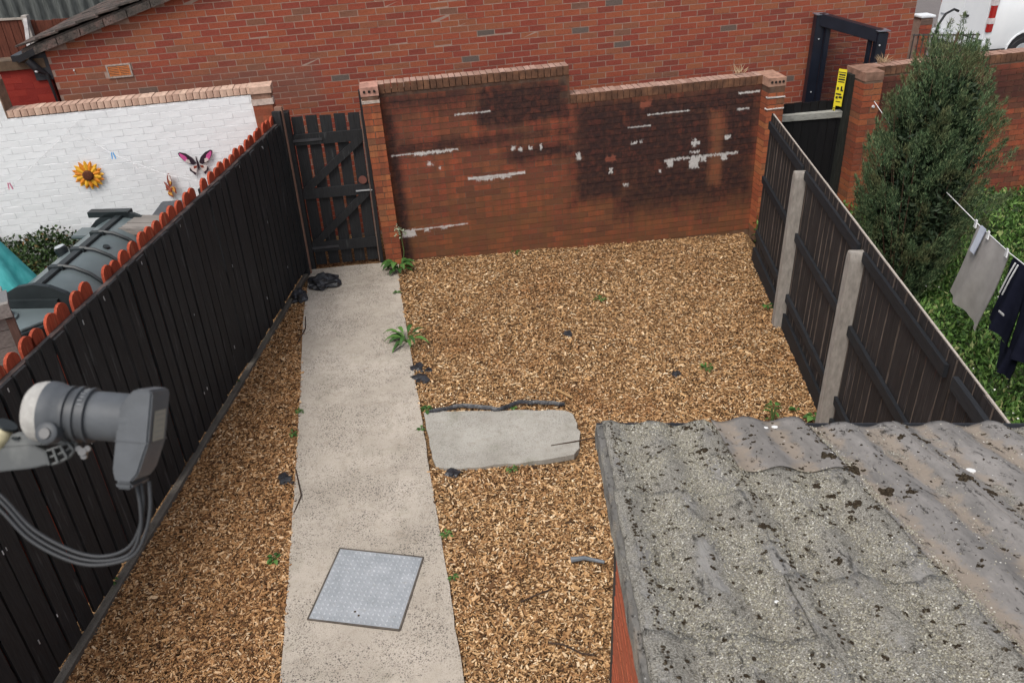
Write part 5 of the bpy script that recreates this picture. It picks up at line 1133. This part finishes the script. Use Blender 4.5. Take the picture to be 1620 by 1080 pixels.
dm = plain('bird_dropping_white', (.75, .75, .73), .8, var=.05)
for a, b, r in ((1.13, .40, .017), (.62, .04, .014), (.58, .06, .010), (.72, .33, .006), (.30, 1.2, .006)):
    q = MB(); c = onroof(a, b); q.lathe([(0, r), (.002, r * .8)], c, (0, .29, 1), 12); q.build('dropping', dm, oh)
# ================================================================== SATELLITE LNB (foreground)
K = .8 / 1279
def L3(px, py, d=0.0): return ((px - 150) * K, (665 - py) * K, d)   # local x right, y up, z toward the viewer
o0 = CAMP + CX * ((150 - 810) * K) + CY * ((665 - 540) * K) + CZ * .8
ln = empty('satellite_dish_receiver', o0, (0, 0, 0), 'grey satellite dish receiver head with white cap on a metal arm in the left foreground', 'satellite receiver')
ln.rotation_euler = Matrix(((CX.x, -CY.x, -CZ.x), (CX.y, -CY.y, -CZ.y), (CX.z, -CY.z, -CZ.z))).to_euler()
GR = plain('grey_lnb_plastic', (.080, .087, .095), .55, .35, var=.15, scale=40, bump=.08); GR2 = plain('darker_grey_plastic', (.055, .060, .066), .5, .4, var=.12, scale=40)
GCAP = NM('weathered_white_cap', .8, .2); GCAP.coords(); GCAP.color(GCAP.mix(GCAP.step(GCAP.noise(90, 5, .75), .4, .7), (.34, .33, .31), (.42, .41, .385))); GCAP.bump(GCAP.noise(220, 3), .3, .002); GCAP = GCAP.m
ax = Vector((.99, -.085, -.06)).normalized(); O_ = Vector(L3(150, 657))
def T_(px): return (px - 150) * K / ax.x
cap = MB().lathe([(T_(50), .006), (T_(52), .016), (T_(56), .0245), (T_(62), .0280), (T_(72), .0298), (T_(82), .0302)], O_, ax, 48).build('white_cap', GCAP, ln, smooth=True)
MB().lathe([(T_(82.5), .0306), (T_(92), .0302), (T_(100), .0285), (T_(108), .0262), (T_(116), .0258)], O_, ax, 48).build('feed_horn', GR, ln, smooth=True)
pr = [(T_(112), .024), (T_(112.5), .0275), (T_(118), .0278), (T_(119), .0255), (T_(126), .0255), (T_(127), .0278), (T_(133), .0278), (T_(134), .0255), (T_(144), .0255), (T_(145), .0275), (T_(149), .0275), (T_(150), .024)]
cl_ = MB().lathe(pr, O_, ax, 48).build('clamp_collar', GR2, ln, smooth=True)
MB().lathe([(T_(148), .0238), (T_(150), .0242), (T_(206), .0242), (T_(214), .0242)], O_, ax, 48).build('neck', GR, ln, smooth=True)
# frame on axis: side vector
up_ = (Vector((0, 1, 0)) - ax * ax.y).normalized(); sd_ = ax.cross(up_).normalized()
if sd_.z > 0: sd_ = sd_ * 1
# body extruded along sd_
def body_poly(pts, w0, w1, nm, mat, bev=.002):
    mb = MB(); n = len(pts); vs = []
    for w in (w0, w1):
        for px, py in pts: vs.append(O_ + ax * T_(px) + up_ * ((657 - py) * K + (T_(px) * .0)) + sd_ * w)
    mb.add(vs, [tuple(range(n)), tuple(range(2 * n - 1, n - 1, -1))] + [(i, i + n, (i + 1) % n + n, (i + 1) % n) for i in range(n)]); return mb.build(nm, mat, ln, smooth=True, bevel=bev)
hb_ = body_poly([(200, 640), (212, 618), (222, 607), (246, 607), (249, 612), (249, 690), (238, 738), (228, 752), (205, 752), (199, 735)], -.0240, .0240, 'housing', GR, .003)
body_poly([(203, 752.5), (230, 752.5), (229, 763), (206, 763)], -.022, .022, 'housing_base', GR2, .002)
body_poly([(199, 688), (250, 688), (250, 690), (199, 690)], -.0243, .0243, 'seam_line', GR2, 0)
LBL = NM('cream_label', .7, .2); LBL.coords(); LBL.color((.30, .285, .24)); LBL = LBL.m
lb = MB(); 
def LP(w, py, out=.0): return O_ + ax * (T_(249) + out) + up_ * ((657 - py) * K) + sd_ * w
lb.add([LP(-.015, 640, .0006), (LP(.015, 640, .0006)), LP(.015, 690, .0006), LP(-.015, 690, .0006)], [(0, 1, 2, 3)]); lb_ = lb.build('label', LBL, ln)
tx = MB()
for k in range(5): z = 645 + k * 9; tx.add([LP(-.012, z, .0009), LP(.012 - .003 * (k % 3), z, .0009), LP(.012 - .003 * (k % 3), z + 3, .0009), LP(-.012, z + 3, .0009)], [(0, 1, 2, 3)])
tx.build('label_print', plain('label_ink', (.26, .25, .22), .7), lb_)
# raised dial marks on collar and neck
mk = MB()
for k in range(7):
    t = 1.15 + k * .17; d = up_ * math.cos(t - 1.1) * 1 + sd_ * math.sin(t - 1.1) * (1 if sd_.z > 0 else -1); c = O_ + ax * T_(141 - (k % 2) * 2) + d * .0258
    mk.bar(c - ax * .0022, c + ax * .0022, .0010, .0008, d)
mk.build('scale_marks', plain('pale_marks', (.22, .23, .24), .7), cl_)
# clamp lug with screw
lug = MB().lathe([(-.006, .0105), (.006, .0105), (.0075, .0085)], L3(104, 680, .028), (0, .15, 1), 28).build('clamp_lug', GR2, ln, smooth=True)
MB().lathe([(0, .0055), (.0016, .0052)], Vector(L3(104, 679, .0356)), (0, .15, 1), 18).build('screw', plain('steel_screw', (.10, .10, .10), .4, metal=.8), ln)
# arm: tapered bracket with openwork end
am = NM('arm_grey_metal', .5, .5); am.coords(); am.b.inputs['Metallic'].default_value = .2; am.color(am.mix(am.step(am.noise(30, 4), .45, .7), (.075, .08, .08), (.13, .135, .13))); am = am.m
def armpoly(pts, z0, z1, nm, mat=am, bev=.0012):
    mb = MB(); n = len(pts); vs = [Vector(L3(x, y, z0)) for x, y in pts] + [Vector(L3(x, y, z1)) for x, y in pts]
    mb.add(vs, [tuple(range(n)), tuple(range(2 * n - 1, n - 1, -1))] + [(i, i + n, (i + 1) % n + n, (i + 1) % n) for i in range(n)]); return mb.build(nm, mat, ln, smooth=True, bevel=bev)
armpoly([(-160, 716), (60, 702), (82, 712), (86, 732), (60, 738), (-160, 762)], -.002, .010, 'arm')
armpoly([(-160, 706), (0, 692), (40, 681), (100, 690), (118, 699), (60, 703), (-160, 717)], -.030, .009, 'arm_top_flange')
rb = MB()
arc = [(80, 712), (96, 706), (112, 700), (124, 698)], [(86, 733), (100, 729), (116, 720), (125, 708), (126, 698)], [(83, 722), (98, 717), (112, 710), (121, 703)]
for a in arc: rb.tube([L3(x, y, .006) for x, y in a], .0016, 6)
for a, b in (((80, 712), (86, 733)), ((92, 708), (100, 729)), ((104, 704), (114, 721)), ((116, 699), (124, 709))): rb.bar(L3(*a, .006), L3(*b, .006), .008, .0022, (1, 0, 0))
rb.build('openwork_end', am, ln, smooth=True)
armpoly([(82, 713), (122, 700), (124, 707), (112, 719), (86, 731)], -.006, -.003, 'end_backplate', plain('dark_recess', (.02, .02, .022), .7))
MB().lathe([(0, .004), (.002, .004)], L3(35, 692, .0095), (0, 1, .2), 12).build('arm_hole', TD, ln)
sc_ = MB(); sc_.lathe([(0, .0075), (.004, .0085), (.020, .0085), (.024, .006)], L3(-4, 708, .006), (.55, .8, .1), 18); sc_.build('adjuster_tube', plain('beige_tube', (.42, .38, .24), .5, var=.3, scale=90), ln, smooth=True)
MB().lathe([(0, .0095), (.003, .0095)], L3(18, 673, .0085), (.55, .8, .1), 18).build('adjuster_cap', TD, ln)
wg = MB(); wg.lathe([(0, .004), (.008, .004)], L3(137, 713, .004), (.2, .1, 1), 10); wg.lathe([(0, .003), (.004, .003)], L3(131, 708, .006), (.2, .1, 1), 8); wg.lathe([(0, .003), (.004, .003)], L3(145, 708, .006), (.2, .1, 1), 8); wg.lathe([(0, .003), (.004, .003)], L3(139, 720, .006), (.2, .1, 1), 8); wg.build('wing_nut', plain('zinc_nut', (.12, .12, .12), .4, metal=.6), ln)
CB = plain('grey_cable', (.030, .032, .035), .5, .4, var=.15)
def spline(P, n=10):
    P = [Vector(p) for p in P]; P = [P[0] * 2 - P[1]] + P + [P[-1] * 2 - P[-2]]; out = []
    for i in range(1, len(P) - 2):
        for k in range(n): t = k / n; a, b, c, d = P[i - 1:i + 3]; out.append(.5 * ((2 * b) + (c - a) * t + (2 * a - 5 * b + 4 * c - d) * t * t + (3 * b - a - 3 * c + d) * t ** 3))
    out.append(P[-2]); return out
for nm, pts in (('a', [(-150, 650), (-60, 745), (0, 792), (50, 845), (110, 878), (160, 887), (205, 876), (222, 840), (222, 800), (216, 768)]), ('b', [(-150, 662), (-60, 758), (0, 802), (50, 852), (110, 884), (160, 892), (212, 878), (233, 840), (240, 800), (238, 760)]), ('c', [(-150, 640), (-60, 738), (0, 786), (50, 838), (112, 872), (160, 881), (200, 868), (219, 835), (224, 795), (221, 766)])):
    c = MB(); c.tube(spline([L3(x, y, {'a': 0, 'b': .003, 'c': -.003}[nm]) for x, y in pts]), .0019, 10); c.build('cable', CB, ln, smooth=True)
